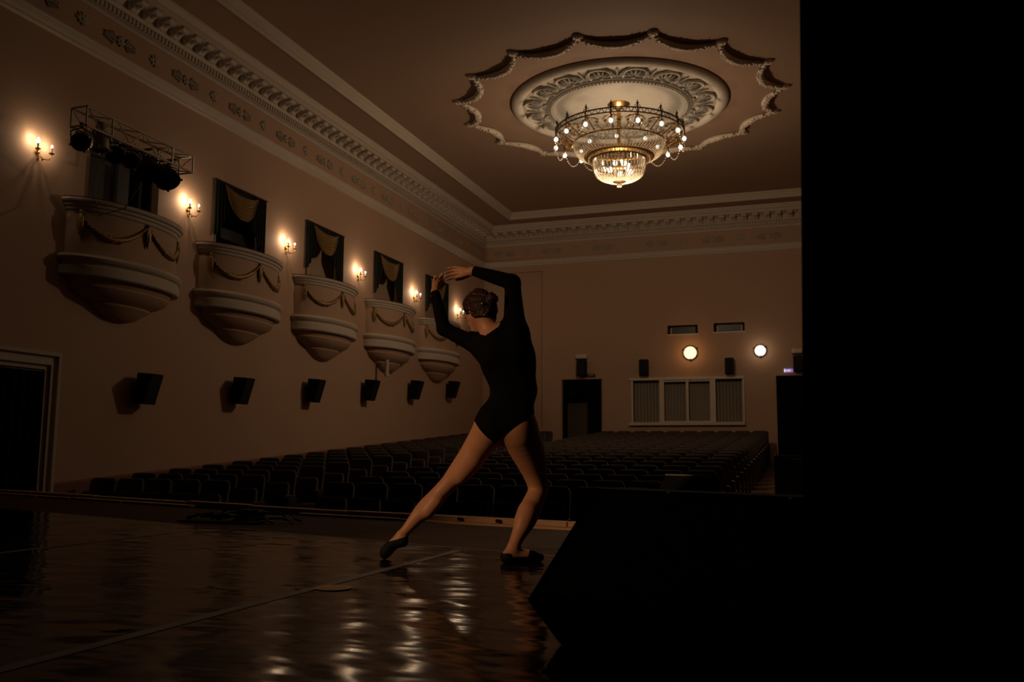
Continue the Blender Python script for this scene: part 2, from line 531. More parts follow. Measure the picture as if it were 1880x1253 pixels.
def flower():
    m_ = MB()
    for k in range(5):
        leaf(m_, (0, -.012, -0.02), R(-90 + (k - 2) * 38), 0.15, 0.065, .02)
    for k in range(3):
        leaf(m_, (0, -.012, 0.0), R(90 + (k - 1) * 45), 0.11, 0.05, .018)
    m_.ell((0, -.028, 0), (0.035, .02, .03), 8, 5)
    return m_


sp0 = spray().build('spray_ornament', 'plaster_relief', frieze, smooth=50)
fl0 = flower().build('flower_ornament', 'plaster_relief', frieze, smooth=50)
ZFR = 7.44
first = {'s': sp0, 'f': fl0}
used = set()


def put(kind, M):
    o = first[kind]
    if kind in used:
        inst(o, frieze, M)
    else:
        o.matrix_local = M; used.add(kind)


pxs = [926, 967.8, 1012.7, 1058.5, 1106.7, 1155, 1205, 1255.8, 1308.5, 1359.7, 1412.4, 1468]
for i, px in enumerate(pxs):
    put('s' if i % 2 == 0 else 'f', Matrix.Translation((on_y(px, 440, YB).x, YB - 0.012, ZFR)))
y = YB - 0.72; i = 0
while y > 9.0:
    put('s' if i % 2 == 0 else 'f', Matrix.Translation((XL + 0.012, y, ZFR)) @ Matrix.Rotation(R(90), 4, 'Z'))
    y -= 0.83; i += 1

# hall floor (raked) and dado
mb = MB()
mb.add([(XL, 6.5, zfloor(6.5)), (XR, 6.5, zfloor(6.5)), (XR, YB + .3, zfloor(YB + .3)), (XL, YB + .3, zfloor(YB + .3))], [(0, 1, 2, 3)])
struct(mb.build('floor_hall', 'hall_planks', smooth=0), 'dark wooden floor of the seating hall', 'floor')
mb = MB()
for x0_, x1_ in ((XL, XL + 0.03),):
    vs = []
    for yy in (10.62, YB):
        zf = zfloor(yy)
        vs += [(x0_, yy, zf), (x1_, yy, zf), (x1_, yy, zf + 0.95), (x0_, yy, zf + 0.98)]
    mb.loft([vs[:4], vs[4:]], True, True, True)
struct(mb.build('baseboard_left', 'dado_paint', smooth=0), 'dark reddish painted dado along the left wall', 'dado')

# ------------------------------------------------------------------ stage
def sedge(x):   # stage front edge line (slightly angled apron)
    pts = [(-11.0, 9.45), (-9.3, 8.95), (-6.84, 8.18), (-4.6, 7.48), (-2.6, 7.05), (-1.93, 6.9), (3.2, 6.3)]
    for (a, b), (c, d) in zip(pts, pts[1:]):
        if x <= c: return b + (d - b) * (x - a) / (c - a)
    return pts[-1][1]


ex = [-10.98, -9.3, -6.84, -4.6, -2.6, -1.93, 3.0]
top = [(x, sedge(x) - 0.16) for x in ex]
poly = [(-10.98, -2.5), (3.0, -2.5)] + top[::-1]
poly = poly[::1]
stage = struct(MB().prism(poly, -0.05, 0.0).build('floor_stage', 'stage_boards', smooth=0), 'dark brown stage floor', 'floor')
# stage front face
mb = MB()
for (xa, ya), (xb, yb) in zip(top, top[1:]):
    mb.add([(xa, ya + .1, -1.3), (xb, yb + .1, -1.3), (xb, yb + .1, -0.06), (xa, ya + .1, -0.06)], [(0, 1, 2, 3)])
mb.build('front_panel', 'wood_dark', stage, smooth=0)


# vinyl dance floor: sheets between tape lines, ending on a line parallel to the edge
def vend(x): return 5.0 + (x + 1.52) * -0.31
SHE = [(-11.0, -6.78), (-6.78, -4.40), (-4.40, -2.07), (-2.07, 0.26), (0.26, 2.6)]
for i, (a, b) in enumerate(SHE):
    mb = MB()
    n = 6
    back = [(a + 0.004 + (b - a - .008) * k / n, min(vend(a + (b - a) * k / n), sedge(a + (b - a) * k / n) - .5)) for k in range(n + 1)]
    mb.prism([(a + .004, -2.4), (b - .004, -2.4)] + back[::-1], 0.0005, 0.004)
    mb.build('vinyl_sheet', 'vinyl', stage, smooth=0)
for xx, y1 in ((-4.40, 5.3), (-2.07, 5.05)):
    mb = MB()
    mb.box((xx, (y1 - 2.3) / 2, 0.0050), (0.055, y1 + 2.3, 0.0012)); mb.build('tape_strip', 'tape', stage, smooth=0)
mb = MB()
for k in range(12):
    xa = -4.3 + 3.1 * k / 12; xb = -4.3 + 3.1 * (k + 1) / 12
    mb.add([(xa, vend(xa) - .012, .0052), (xb, vend(xb) - .012, .0052), (xb, vend(xb) + .012, .0052), (xa, vend(xa) + .012, .0052)], [(0, 1, 2, 3)])
mb.build('tape_strip', 'tape', stage, smooth=0)
# nosing boards along the edge: two courses of separate planks
random.seed(3)
edge_parent = stage
def edge_board(xa, xb, off0, off1, z0, z1):
    n = 4
    mb = MB()
    rings = []
    for k in range(n + 1):
        x = xa + (xb - xa) * k / n; yy = sedge(x)
        rings.append([(x, yy + off0, z0), (x, yy + off1, z0), (x, yy + off1, z1), (x, yy + off0, z1)])
    mb.loft(rings, True, True, True)
    mb.build('edge_board', 'wood_edge', edge_parent, smooth=0)
x = -10.9
while x < 2.8:
    L = random.uniform(1.0, 2.2)
    edge_board(x, min(x + L - .012, 2.95), -0.035, 0.075, -0.10, 0.052 + random.uniform(-.006, .006))
    x += L
x = -10.6
while x < 2.8:
    L = random.uniform(0.7, 1.9)
    if random.random() < 0.9:
        edge_board(x, min(x + L - .02, 2.9), -0.165, -0.055, -0.01, 0.020 + random.uniform(-.006, .006))
    x += L
# small sockets let into the edge
for px, py in ((820, 966), (888, 971)):
    p = on_z(px, py, 0.0)
    yy = sedge(p.x) - 0.05
    tag(MB().bbox((0, 0, 0), (0.036, 0.03, 0.026), .004).build('floor_socket', 'speaker_black'), 'small black socket box on the wooden stage edge, %s of the two' % ('left' if px < 850 else 'right'), 'socket', 'sockets on the stage edge').location = (p.x, yy - .02, 0.035)

# ------------------------------------------------------------------ left doorway with casing and black drape
dr = thing('door_1', 'white cased side doorway hung with a black drape at the left', 'doorway', (XL, 9.6, zfloor(9.6)))
dr['kind'] = 'structure'
zf = zfloor(9.6)
def casing(m_, o, depth, wd):
    y0_, y1_, z1_ = DOORL[0] - o, DOORL[1] + o, DOORL[3] + o
    m_.box((depth / 2, y1_ + wd / 2 - 9.6, (zf + z1_ + wd) / 2 - zf), (depth, wd, z1_ + wd - zf))
    m_.box((depth / 2, y0_ - wd / 2 - 9.6, (zf + z1_ + wd) / 2 - zf), (depth, wd, z1_ + wd - zf))
    m_.box((depth / 2, (y0_ + y1_) / 2 - 9.6, z1_ + wd / 2 - zf), (depth, y1_ - y0_, wd))
for o, dp, wd in ((0.0, 0.05, 0.07), (0.07, 0.09, 0.035), (0.105, 0.035, 0.11), (0.215, 0.085, 0.055)):
    m_ = MB(); casing(m_, o, dp, wd); m_.build('casing', 'plaster', dr, smooth=0)
m_ = MB(); m_.box((-0.23, 0, 1.2), (0.02, 1.6, 3.0)); m_.build('dark_opening', 'door_dark', dr, smooth=0)


def drape(m_, p0, p1, z0, z1, folds, amp, n=None, flare=0.0, th=0.01, seed=0, zb=None):
    """pleated cloth hanging between two plan points"""
    rnd = random.Random(seed)
    n = n or folds * 8
    d = Vector((p1[0] - p0[0], p1[1] - p0[1], 0)); L = d.length; d.normalize(); nn = Vector((-d.y, d.x, 0))
    ph = [rnd.uniform(-.6, .6) for _ in range(folds + 2)]
    rows = 9
    front = []; back = []
    for i in range(rows):
        t = i / (rows - 1); z = z1 + (z0 - z1) * t
        rf, rb = [], []
        for k in range(n + 1):
            u = k / n
            zz = z
            if zb and i == rows - 1: zz = zb(u)
            elif zb: zz = z1 + (zb(u) - z1) * t
            a = amp * (0.6 + 0.5 * t) * math.sin(2 * math.pi * folds * u + ph[int(u * folds)] * t)
            p = Vector((p0[0], p0[1], 0)) + d * (L * u + flare * t * (u - .5)) + nn * a
            rf.append((p.x, p.y, zz)); q = p + nn * th; rb.append((q.x, q.y, zz))
        front.append(rf); back.append(rb)
    m_.loft(front, False); m_.loft(back, False)
    m_.loft([front[0], back[0]], False); m_.loft([front[-1], back[-1]], False)
    m_.add([r_[0] for r_ in front] + [r_[0] for r_ in back], [(i, i + 1, rows + i + 1, rows + i) for i in range(rows - 1)])
    m_.add([r_[-1] for r_ in front] + [r_[-1] for r_ in back], [(i, i + 1, rows + i + 1, rows + i) for i in range(rows - 1)])
    return m_


dd = thing('door_drape', 'black drape filling the white cased doorway at far left', 'curtain', (XL + 0.02, 9.63, zf))
m_ = MB(); drape(m_, (0.0, -0.72), (0.0, 0.70), 0.05, DOORL[3] - zf - 0.02, 9, 0.03, flare=0.05, seed=2); m_.build('cloth', 'black_cloth', dd, smooth=60)
m_ = MB(); m_.tube([(0.0, -0.76, DOORL[3] - zf - .03), (0.0, 0.76, DOORL[3] - zf - .03)], 0.02, 8); m_.ell((0, .78, DOORL[3] - zf - .03), (.035, .035, .035)); m_.build('rod', 'lamp_black', dd)

# ------------------------------------------------------------------ balconies
HWB, DB = 1.26, 0.58


def bow(hw, d, z, n=28):
    # plan curve bulging into the hall: squared-off ellipse
    pts = []
    for k in range(n + 1):
        a = math.pi * k / n
        c, s = math.cos(a), math.sin(a)
        e = 1.0
        pts.append((d * abs(s) ** e, -hw * (abs(c) ** e) * (1 if c > 0 else -1), z))
    return pts


def bowl(m_, prof, n=28, cap0=True, cap1=True):
    # prof: (offset outwards, z): closed against the wall
    rings = [bow(HWB + o, DB + o, z, n) for o, z in prof]
    m_.loft(rings, False)
    for idx, c in ((0, cap0), (-1, cap1)):
        if c:
            r_ = rings[idx]; m_.add(r_, [tuple(range(len(r_)))])
    return m_


def make_balcony():
    t = thing('balcony', '', 'balcony')
    bowl(MB(), [(-0.07, 3.60), (-0.07, 4.36)], cap0=False).build('parapet', 'wall_paint', t, smooth=40)
    bowl(MB(), [(-0.075, 4.30), (-0.05, 4.315), (-0.035, 4.345), (-0.035, 4.365), (-0.01, 4.375), (0.0, 4.40), (0.0, 4.42), (0.03, 4.43), (0.045, 4.455), (0.045, 4.485), (-0.1, 4.485)], cap0=False).build('top_moulding', 'plaster', t, smooth=30)
    bowl(MB(), [(-0.06, 4.48), (0.03, 4.48), (0.035, 4.505), (-0.06, 4.505)]).build('handrail', 'rail_red', t, smooth=30)
    bowl(MB(), [(-0.10, 3.27), (0.00, 3.27), (0.02, 3.29), (0.02, 3.42), (0.0, 3.44), (0.0, 3.475), (0.03, 3.49), (0.06, 3.53), (0.065, 3.56), (0.03, 3.585), (0.02, 3.61), (-0.08, 3.62)]).build('base_moulding', 'plaster', t, smooth=30)
    def cor(f, z): return bow(HWB * f, DB * f * (0.95), z)
    prof = [(0.90, 3.275), (0.885, 3.22), (0.85, 3.18), (0.86, 3.15), (0.80, 3.07), (0.66, 3.00), (0.53, 2.95), (0.525, 2.92), (0.42, 2.84), (0.30, 2.76), (0.16, 2.71), (0.03, 2.69)]
    m_ = MB(); m_.loft([cor(f, z) for f, z in prof], False); m_.build('corbel', 'wall_paint', t, smooth=30)
    # festoons with leaf drops
    def pc(u):    # point on parapet face at fraction u (0..1) of the curve angle
        a = math.pi * u
        c, s = math.cos(a), math.sin(a); e = 1.0
        return ((DB - .07) * abs(s) ** e, -(HWB - .07) * (abs(c) ** e) * (1 if c > 0 else -1))
    knots = [0.13, 0.5, 0.87]
    for a, b in zip(knots, knots[1:]):
        m_ = MB(); pts = []; rs = []
        n = 22
        for k in range(n + 1):
            u = a + (b - a) * k / n; q = k / n
            x, yv = pc(u)
            z = 4.27 - 0.36 * (1 - (2 * q - 1) ** 2)
            nx, ny = x / max(1e-6, math.hypot(x, yv)), yv / max(1e-6, math.hypot(x, yv))
            pts.append((x + nx * .022, yv + ny * .022, z)); rs.append(0.012 + 0.040 * math.sin(math.pi * q))
        m_.tube(pts, rs, 7)
        rnd = random.Random(5)
        for k in range(1, n):
            p = pts[k]
            for j in range(3):
                m_.ell((p[0] + rnd.uniform(.0, .02), p[1] + rnd.uniform(-.02, .02), p[2] + rnd.uniform(-.03, .03) * rs[k] / .04), (rs[k] * .6, rs[k] * .7, rs[k] * .55), 6, 4)
        m_.build('festoon', 'gold', t, smooth=60)
    for u in knots:
        x, yv = pc(u); L = math.hypot(x, yv); nx, ny = x / L, yv / L
        m_ = MB()
        m_.ell((x + nx * .02, yv + ny * .02, 4.28), (.035, .035, .03), 8, 6)
        for sg in (-1, 1):
            tx, ty = -ny, nx
            m_.tube([(x + nx * .025, yv + ny * .025, 4.27), (x + nx * .03 + tx * sg * .035, yv + ny * .03 + ty * sg * .035, 4.16), (x + nx * .025 + tx * sg * .03, yv + ny * .025 + ty * sg * .03, 4.04), (x + nx * .02 + tx * sg * .02, yv + ny * .02 + ty * sg * .02, 3.94)], [.014, .028, .024, .008], 6)
        m_.tube([(x + nx * .03, yv + ny * .03, 4.24), (x + nx * .04, yv + ny * .04, 4.08), (x + nx * .03, yv + ny * .03, 3.90)], [.012, .03, .008], 6)
        m_.build('tassel', 'gold', t, smooth=60)
    return t


BLAB = ['balcony nearest the stage, under the lighting truss', 'balcony just past the lighting truss, dark stand inside its doorway',
        'middle of the five balconies on the left wall', 'fourth balcony from the stage, short pipe hanging beneath it', 'farthest balcony, partly behind the dancer raised arm']
bal0 = make_balcony()
for i, c in enumerate(BALC):
    o = bal0 if i == 0 else copy_tree(bal0)
    o.location = (XL, c, 0)
    tag(o, 'bowed plaster ' + BLAB[i], 'balcony', 'balconies on the left wall')
    if i == 3:
        MB().tube([(0.35, -0.62, 2.98), (0.35, -0.62, 2.62)], 0.05, 10).tube([(0.35, -0.62, 2.66), (0.35, -0.62, 2.55)], 0.065, 10).build('drain_pipe', 'plaster', o)
    # little room behind the doorway
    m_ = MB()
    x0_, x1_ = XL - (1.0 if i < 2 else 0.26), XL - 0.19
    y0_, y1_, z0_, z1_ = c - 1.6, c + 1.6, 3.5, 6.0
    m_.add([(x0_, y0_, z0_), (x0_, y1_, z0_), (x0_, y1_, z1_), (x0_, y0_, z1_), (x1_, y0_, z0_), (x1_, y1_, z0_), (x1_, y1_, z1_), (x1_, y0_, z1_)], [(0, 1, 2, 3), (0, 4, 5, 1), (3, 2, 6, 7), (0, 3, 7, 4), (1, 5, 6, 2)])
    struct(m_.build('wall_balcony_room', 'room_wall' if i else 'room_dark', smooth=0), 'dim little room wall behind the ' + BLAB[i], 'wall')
# drapes in the balcony doorways (2..5), tied to the wall face
def make_doordrape():
    t = thing('balcony_curtain', '', 'curtain')
    zt = 5.84
    for sg, zlo0, zlo1 in ((-1, 4.78, 5.2), (1, 4.45, 4.95)):
        m_ = MB()
        if sg < 0: drape(m_, (0.06, -0.84), (0.06, -0.46), 4.7, zt, 4, 0.022, zb=lambda u: 4.72 + 0.55 * u ** 1.5, seed=4)
        else: drape(m_, (0.06, 0.36), (0.06, 0.82), 4.5, zt, 5, 0.022, zb=lambda u: 5.15 - 0.62 * u, seed=5)
        m_.build('side_drape', 'green_drape', t, smooth=60)
    # dark valance behind the swag
    m_ = MB(); drape(m_, (0.045, -0.55), (0.045, 0.5), 5.5, zt, 8, 0.012, zb=lambda u: 5.74 - 0.30 * math.sin(math.pi * u) ** .7, seed=6); m_.build('valance', 'green_drape', t, smooth=60)
    # gold swag: stacked curved folds
    m_ = MB()
    nf = 6
    rows = []
    for i in range(nf * 4 + 1):
        v = i / (nf * 4)
        drop = 0.12 + 0.48 * v
        row = []
        for k in range(25):
            u = k / 24
            yv = -0.60 + 1.10 * u
            edge = abs(2 * u - 1) ** 2.7
            z = zt - 0.05 - drop * (1 - edge)
            x = 0.10 + 0.018 * math.cos(2 * math.pi * nf * v) * (1 - edge) + 0.03 * (1 - edge)
            row.append((x, yv, z))
        rows.append(row)
    m_.loft(rows, False)
    m_.loft([[(p[0] - .012, p[1], p[2]) for p in r_] for r_ in rows], False)
    m_.build('swag', 'gold_drape', t, smooth=60)
    MB().tube([(0.05, -0.86, zt), (0.05, 0.86, zt)], 0.018, 8).build('curtain_rod', 'dark_bronze', t)
    return t


cur0 = make_doordrape()
for i, c in enumerate(BALC[1:]):
    o = cur0 if i == 0 else copy_tree(cur0)
    o.location = (XL, c - 0.02, 0)
    tag(o, 'dark green drapes with gold swag over the ' + ['balcony doorway holding a dark stand', 'middle balcony doorway', 'fourth balcony doorway from the stage', 'farthest balcony doorway behind the dancer hands'][i], 'curtain', 'curtains of the balcony doorways')
# wooden door jamb posts seen in some doorways
for i, c in enumerate(BALC[1:3]):
    struct(MB().box((XL - .1, c - 0.72, 4.65), (0.12, 0.10, 2.2)).build('trim_%d' % (7 + i), 'armrest_wood', smooth=0), 'brown wooden jamb in the %s balcony doorway' % ('second' if i == 0 else 'third'), 'jamb')
# dark stand and case in doorway two
st = thing('equipment_stand', 'dark equipment case on a stand inside the second balcony doorway', 'stand', (XL - 0.35, BALC[1] + 0.05, 3.5))
MB().bbox((0, 0, 1.40), (0.4, 0.95, 0.26), .03).build('case', 'speaker_black', st)
MB().tube([(0, 0.1, 0.0), (0, 0.1, 1.3)], .035, 8).build('post', 'lamp_black', st)
m_ = MB(); m_.tube([(0.2, 0.1, .0), (0, 0.1, .25), (-.2, .1, 0)], .018, 6); m_.tube([(0, -.15, .0), (0, 0.1, .25), (0, .35, 0)], .018, 6); m_.build('leg_frame', 'lamp_black', st)
# tall dark panel in the doorway of the first balcony
tag(MB().bbox((XL - 0.12, BALC[0] - 0.30, 4.60), (0.08, 0.95, 2.05), .01).build('door_leaf', 'door_dark'), 'dark open door leaf behind the balcony under the truss', 'door')

# ------------------------------------------------------------------ wall sconces
def make_sconce():
    t = thing('wall_sconce', '', 'sconce')
    m_ = MB(); m_.lathe([(0.001, .0), (.05, .0), (.045, .015), (.02, .03), (.001, .035)], 12, M=Matrix.Rotation(R(90), 4, 'Y')); m_.ell((0.02, 0, -0.09), (.015, .02, .05), 8, 6); m_.build('backplate', 'brass', t)
    for sg in (-1, 1):
        yv = sg * 0.125
        pts = [(0.03, 0, -.03), (0.08, yv * .3, -.10), (0.13, yv * .75, -.10), (0.15, yv, -.05), (0.15, yv, 0.0)]
        a = MB().tube(pts, .009, 8).ell((0.07, yv * .3, -.115), (.014, .014, .02), 6, 5).build('arm', 'brass', t)
        MB().lathe([(.004, -.012), (.035, -.004), (.042, .008), (.03, .006), (.004, .002)], 12, M=Matrix.Translation((0.15, yv, 0.0))).build('drip_pan', 'brass', a)
        MB().lathe([(.001, 0), (.013, 0), (.013, .085), (.001, .085)], 10, M=Matrix.Translation((0.15, yv, 0.005))).build('candle_tube', 'candle', a)
        lit = sg < 0
        nm = 'flame_bulb' if lit else 'dim_bulb'
        k = 1.0 if lit else 0.62
        MB().lathe([(.001, 0), (.012 * k, .004), (.024 * k, .025 * k), (.026 * k, .04 * k), (.016 * k, .065 * k), (.004 * k, .085 * k), (.001, .088 * k)], 12, M=Matrix.Translation((0.15, yv, 0.088))).build('bulb', nm, a, smooth=60)
    return t


SCN = [9.97, 13.37, 16.61, 19.86, 23.19, 26.48]
SLAB = ['left of the lighting truss', 'between the truss and the second balcony', 'between the second and middle balconies', 'between the middle and fourth balconies', 'between the fourth and farthest balconies', 'past the farthest balcony, beside the dancer head']
sc0 = make_sconce()
for i, yv in enumerate(SCN):
    o = sc0 if i == 0 else copy_tree(sc0)
    o.location = (XL, yv, 5.02)
    tag(o, 'lit two-armed brass candle sconce ' + SLAB[i], 'sconce', 'sconces on the left wall')
    lamp('sconce_light', (0.13, -0.125, 0.15), P_SCONCE * 1.0, WARM, 0.022, o)
    if i == 0:
        for ch in o.children:
            for g in ch.children:
                if g.name.startswith('bulb') and g.data.materials[0].name == 'dim_bulb':
                    g.data = g.data.copy(); g.data.materials[0] = MATS['flame_bulb']
        lamp('sconce_light', (0.13, 0.125, 0.13), P_SCONCE * 0.7, WARM, 0.022, o)

# ------------------------------------------------------------------ side wall loudspeakers
def make_wall_speaker():
    t = thing('wall_speaker', '', 'loudspeaker')
    # cabinet tilted down: deeper at the top
    vs = [(0.09, -.17, -.26), (0.09, .17, -.26), (0.25, .15, -.27), (0.25, -.15, -.27), (0.13, -.17, .26), (0.13, .17, .26), (0.40, .15, .24), (0.40, -.15, .24)]
    MB().add(vs, [(0, 1, 2, 3), (7, 6, 5, 4), (0, 4, 5, 1), (1, 5, 6, 2), (2, 6, 7, 3), (3, 7, 4, 0)]).build('cabinet', 'speaker_black', t, smooth=0)
    MB().add([(0.258, -.135, -.25), (0.258, .135, -.25), (0.404, .135, .22), (0.404, -.135, .22), (0.268, -.135, -.25), (0.268, .135, -.25), (0.412, .135, .22), (0.412, -.135, .22)], [(4, 5, 6, 7), (0, 1, 5, 4), (1, 2, 6, 5), (2, 3, 7, 6), (3, 0, 4, 7)]).build('grille', 'speaker_grille', t, smooth=0)
    MB().box((0.05, 0, 0.0), (0.1, .06, .16)).build('wall_bracket', 'lamp_black', t, smooth=0)
    return t


spx = [(272, 714), (445, 717.5), (579, 717.5), (681.5, 716.5), (764, 716), (832, 715.5)]
ws0 = make_wall_speaker()
for i, (px, py) in enumerate(spx):
    o = ws0 if i == 0 else copy_tree(ws0)
    p = on_x(px, py, XL + 0.22)
    o.location = (XL, p.y, p.z)
    tag(o, 'black tilted wall loudspeaker, %s from the stage on the left wall' % ORD[i], 'loudspeaker', 'side wall loudspeakers')

# ------------------------------------------------------------------ back wall fittings
def bspk(px0, py0, px1, py1, label):
    a = on_y(px0, py0, YB - .15); b = on_y(px1, py1, YB - .15)
    wd, hh = b.x - a.x, a.z - b.z
    t = thing('back_speaker', label, 'loudspeaker', ((a.x + b.x) / 2, YB, (a.z + b.z) / 2), 0, 'back wall loudspeakers')
    MB().bbox((0, -.17, 0), (wd, .24, hh), .03).build('cabinet', 'speaker_black', t)
    MB().bbox((0, -.295, 0), (wd * .86, .015, hh * .9), .01).build('grille', 'speaker_grille', t)
    MB().box((0, -.03, 0), (.08, .06, .12)).build('wall_bracket', 'lamp_black', t, smooth=0)


bspk(1060, 663, 1077, 691, 'black back wall loudspeaker above the open left doorway')
bspk(1174, 661, 1190.5, 690, 'black back wall loudspeaker above the booth window left end')
bspk(1331, 658, 1348, 688, 'black back wall loudspeaker above the booth window right end')
bspk(1456, 654, 1474, 683, 'black back wall loudspeaker above the right doorway beside the lit sign')
for px0, px1, py0, py1, lb in ((1058, 1078, 651.5, 659, 'left'), (1454, 1474, 641, 649, 'right')):
    a = on_y(px0, py0, YB); b = on_y(px1, py1, YB)
    t = thing('emergency_light', 'pale box lamp above the %s back doorway loudspeaker' % lb, 'lamp', ((a.x + b.x) / 2, YB, (a.z + b.z) / 2), 0, 'box lamps above the back doors')
    MB().bbox((0, -.05, 0), (b.x - a.x, .1, a.z - b.z), .02).build('housing', 'white_frame', t)
    MB().box((0, -.05, -(a.z - b.z) / 2 - .02), (b.x - a.x, .07, .03)).build('diffuser', 'lamp_black', t, smooth=0)
# exit signs
a = on_y(1078.5, 687.5, YB); b = on_y(1093, 692.5, YB)
t = thing('exit_sign', 'unlit narrow sign above the open left back doorway', 'sign', ((a.x + b.x) / 2, YB, (a.z + b.z) / 2))
MB().box((0, -.03, 0), (b.x - a.x, .05, a.z - b.z)).build('housing', 'lamp_black', t, smooth=0)
MB().box((0, -.06, 0), ((b.x - a.x) * .78, .012, (a.z - b.z) * .62)).build('face', 'sign_dim', t, smooth=0)
a = on_y(1439.5, 678, YB); b = on_y(1456, 684, YB)
t = thing('lit_exit_sign', 'glowing purple and white sign above the right back doorway', 'sign', ((a.x + b.x) / 2, YB, (a.z + b.z) / 2))
wd, hh = b.x - a.x, a.z - b.z
MB().box((0, -.03, 0), (wd, .05, hh)).build('housing', 'exit_lit', t, smooth=0)
MB().box((-wd * .42, -.06, 0), (wd * .13, .012, hh * .86)).build('pictogram', 'exit_white', t, smooth=0)
for k, dx in enumerate((-.22, -.12, -.01, .1, .2)):
    MB().box((wd * dx, -.06, 0), (wd * .035, .012, hh * (.7 if k % 2 else .5))).build('letter', 'exit_white', t, smooth=0)
# projection booth window: frame, four panes, blinds
wn = thing('window_1', 'wide white framed booth window with closed vertical blinds', 'window', ((WINB[0] + WINB[1]) / 2, YB, WINB[2]))
wn['kind'] = 'structure'
W_, H_ = WINB[1] - WINB[0], WINB[3] - WINB[2]
xs = lambda px: on_y(px, 737, YB).x - (WINB[0] + WINB[1]) / 2
mem = [(1160, 1162.5), (1211.5, 1219.5), (1260.5, 1264.5), (1304.5, 1314), (1364.5, 1367)]
for nm_, bx_ in (('frame_head', ((0, -.02, H_ - .02), (W_ + .12, .10, .085))), ('frame_sill', ((0, -.04, .01), (W_ + .14, .16, .10)))):
    MB().box(*bx_).build(nm_, 'white_frame', wn, smooth=0)
for a, b in mem:
    MB().box(((xs(a) + xs(b)) / 2, -.01, H_ / 2), (xs(b) - xs(a) + .012, .09, H_)).build('mullion', 'white_frame', wn, smooth=0)
panes = [(1163, 1211), (1220, 1260), (1265, 1304), (1314.5, 1364)]
slat0 = None
for i, (a, b) in enumerate(panes):
    x0_, x1_ = xs(a), xs(b)
    if i in (1, 2):
        for zz in (.07, H_ - .1): MB().box(((x0_ + x1_) / 2, .0, zz), (x1_ - x0_, .07, .05)).build('sash_rail', 'white_frame', wn, smooth=0)
    n = max(4, round((x1_ - x0_) / 0.10))
    for k in range(n):
        x = x0_ + (x1_ - x0_) * (k + .5) / n
        M = Matrix.Translation((x, .16, H_ / 2 - .01)) @ Matrix.Rotation(R(18), 4, 'Z')
        if slat0 is None:
            slat0 = MB().box((0, 0, 0), (.092, .006, H_ - .06)).build('blind_slat', 'blind', wn, smooth=0); slat0.matrix_local = M
        else: inst(slat0, wn, M)
    MB().box(((x0_ + x1_) / 2, .16, H_ - .07), (x1_ - x0_, .05, .06)).build('blind_rail', 'lamp_grey', wn, smooth=0)
MB().box((0, .29, H_ / 2), (W_ + .2, .02, H_ + .2)).build('booth_back', 'room_dark', wn, smooth=0)
pane = mat('clear_glass', (0.9, 0.9, 0.9), 0.03, spec=0.5)
_nt = pane.node_tree; _o = _nt.nodes['Material Output']; _tb = _nt.nodes.new('ShaderNodeBsdfTransparent'); _ms = _nt.nodes.new('ShaderNodeMixShader')
_gl = _nt.nodes.new('ShaderNodeBsdfGlossy'); _gl.inputs['Roughness'].default_value = 0.05; _ms.inputs[0].default_value = 0.06
_nt.links.new(_tb.outputs[0], _ms.inputs[1]); _nt.links.new(_gl.outputs[0], _ms.inputs[2]); _nt.links.new(_ms.outputs[0], _o.inputs['Surface'])
for a, b in panes:
    MB().box(((xs(a) + xs(b)) / 2, .05, H_ / 2), (xs(b) - xs(a), .006, H_ - .05)).build('pane', 'clear_glass', wn, smooth=0)
# projection ports
for i, (pt, lb) in enumerate(((PORT1, 'left'), (PORT2, 'right'))):
    t = thing('window_%d' % (2 + i), 'dark narrow projection port, %s one of the pair on the back wall' % lb, 'window', ((pt[0] + pt[1]) / 2, YB, pt[2]))
    t['kind'] = 'structure'
    W2, H2 = pt[1] - pt[0], pt[3] - pt[2]
    MB().box((0, .28, H2 / 2), (W2 + .1, .02, H2 + .1)).build('back', 'door_dark', t, smooth=0)
    MB().box((0, .2, H2 / 2), (W2 * .8, .01, H2 * .75)).build('pane', 'glass_pane', t, smooth=0)
    for sg in ((-1,) if i == 0 else (-1, 1)):
        MB().box((sg * W2 * .40, .19, H2 * .42), (.035, .02, H2 * .7)).build('guide', 'white_frame', t, smooth=0)
    MB().box((0, -.012, -.02), (W2 + .06, .03, .04)).build('sill', 'white_frame', t, smooth=0)
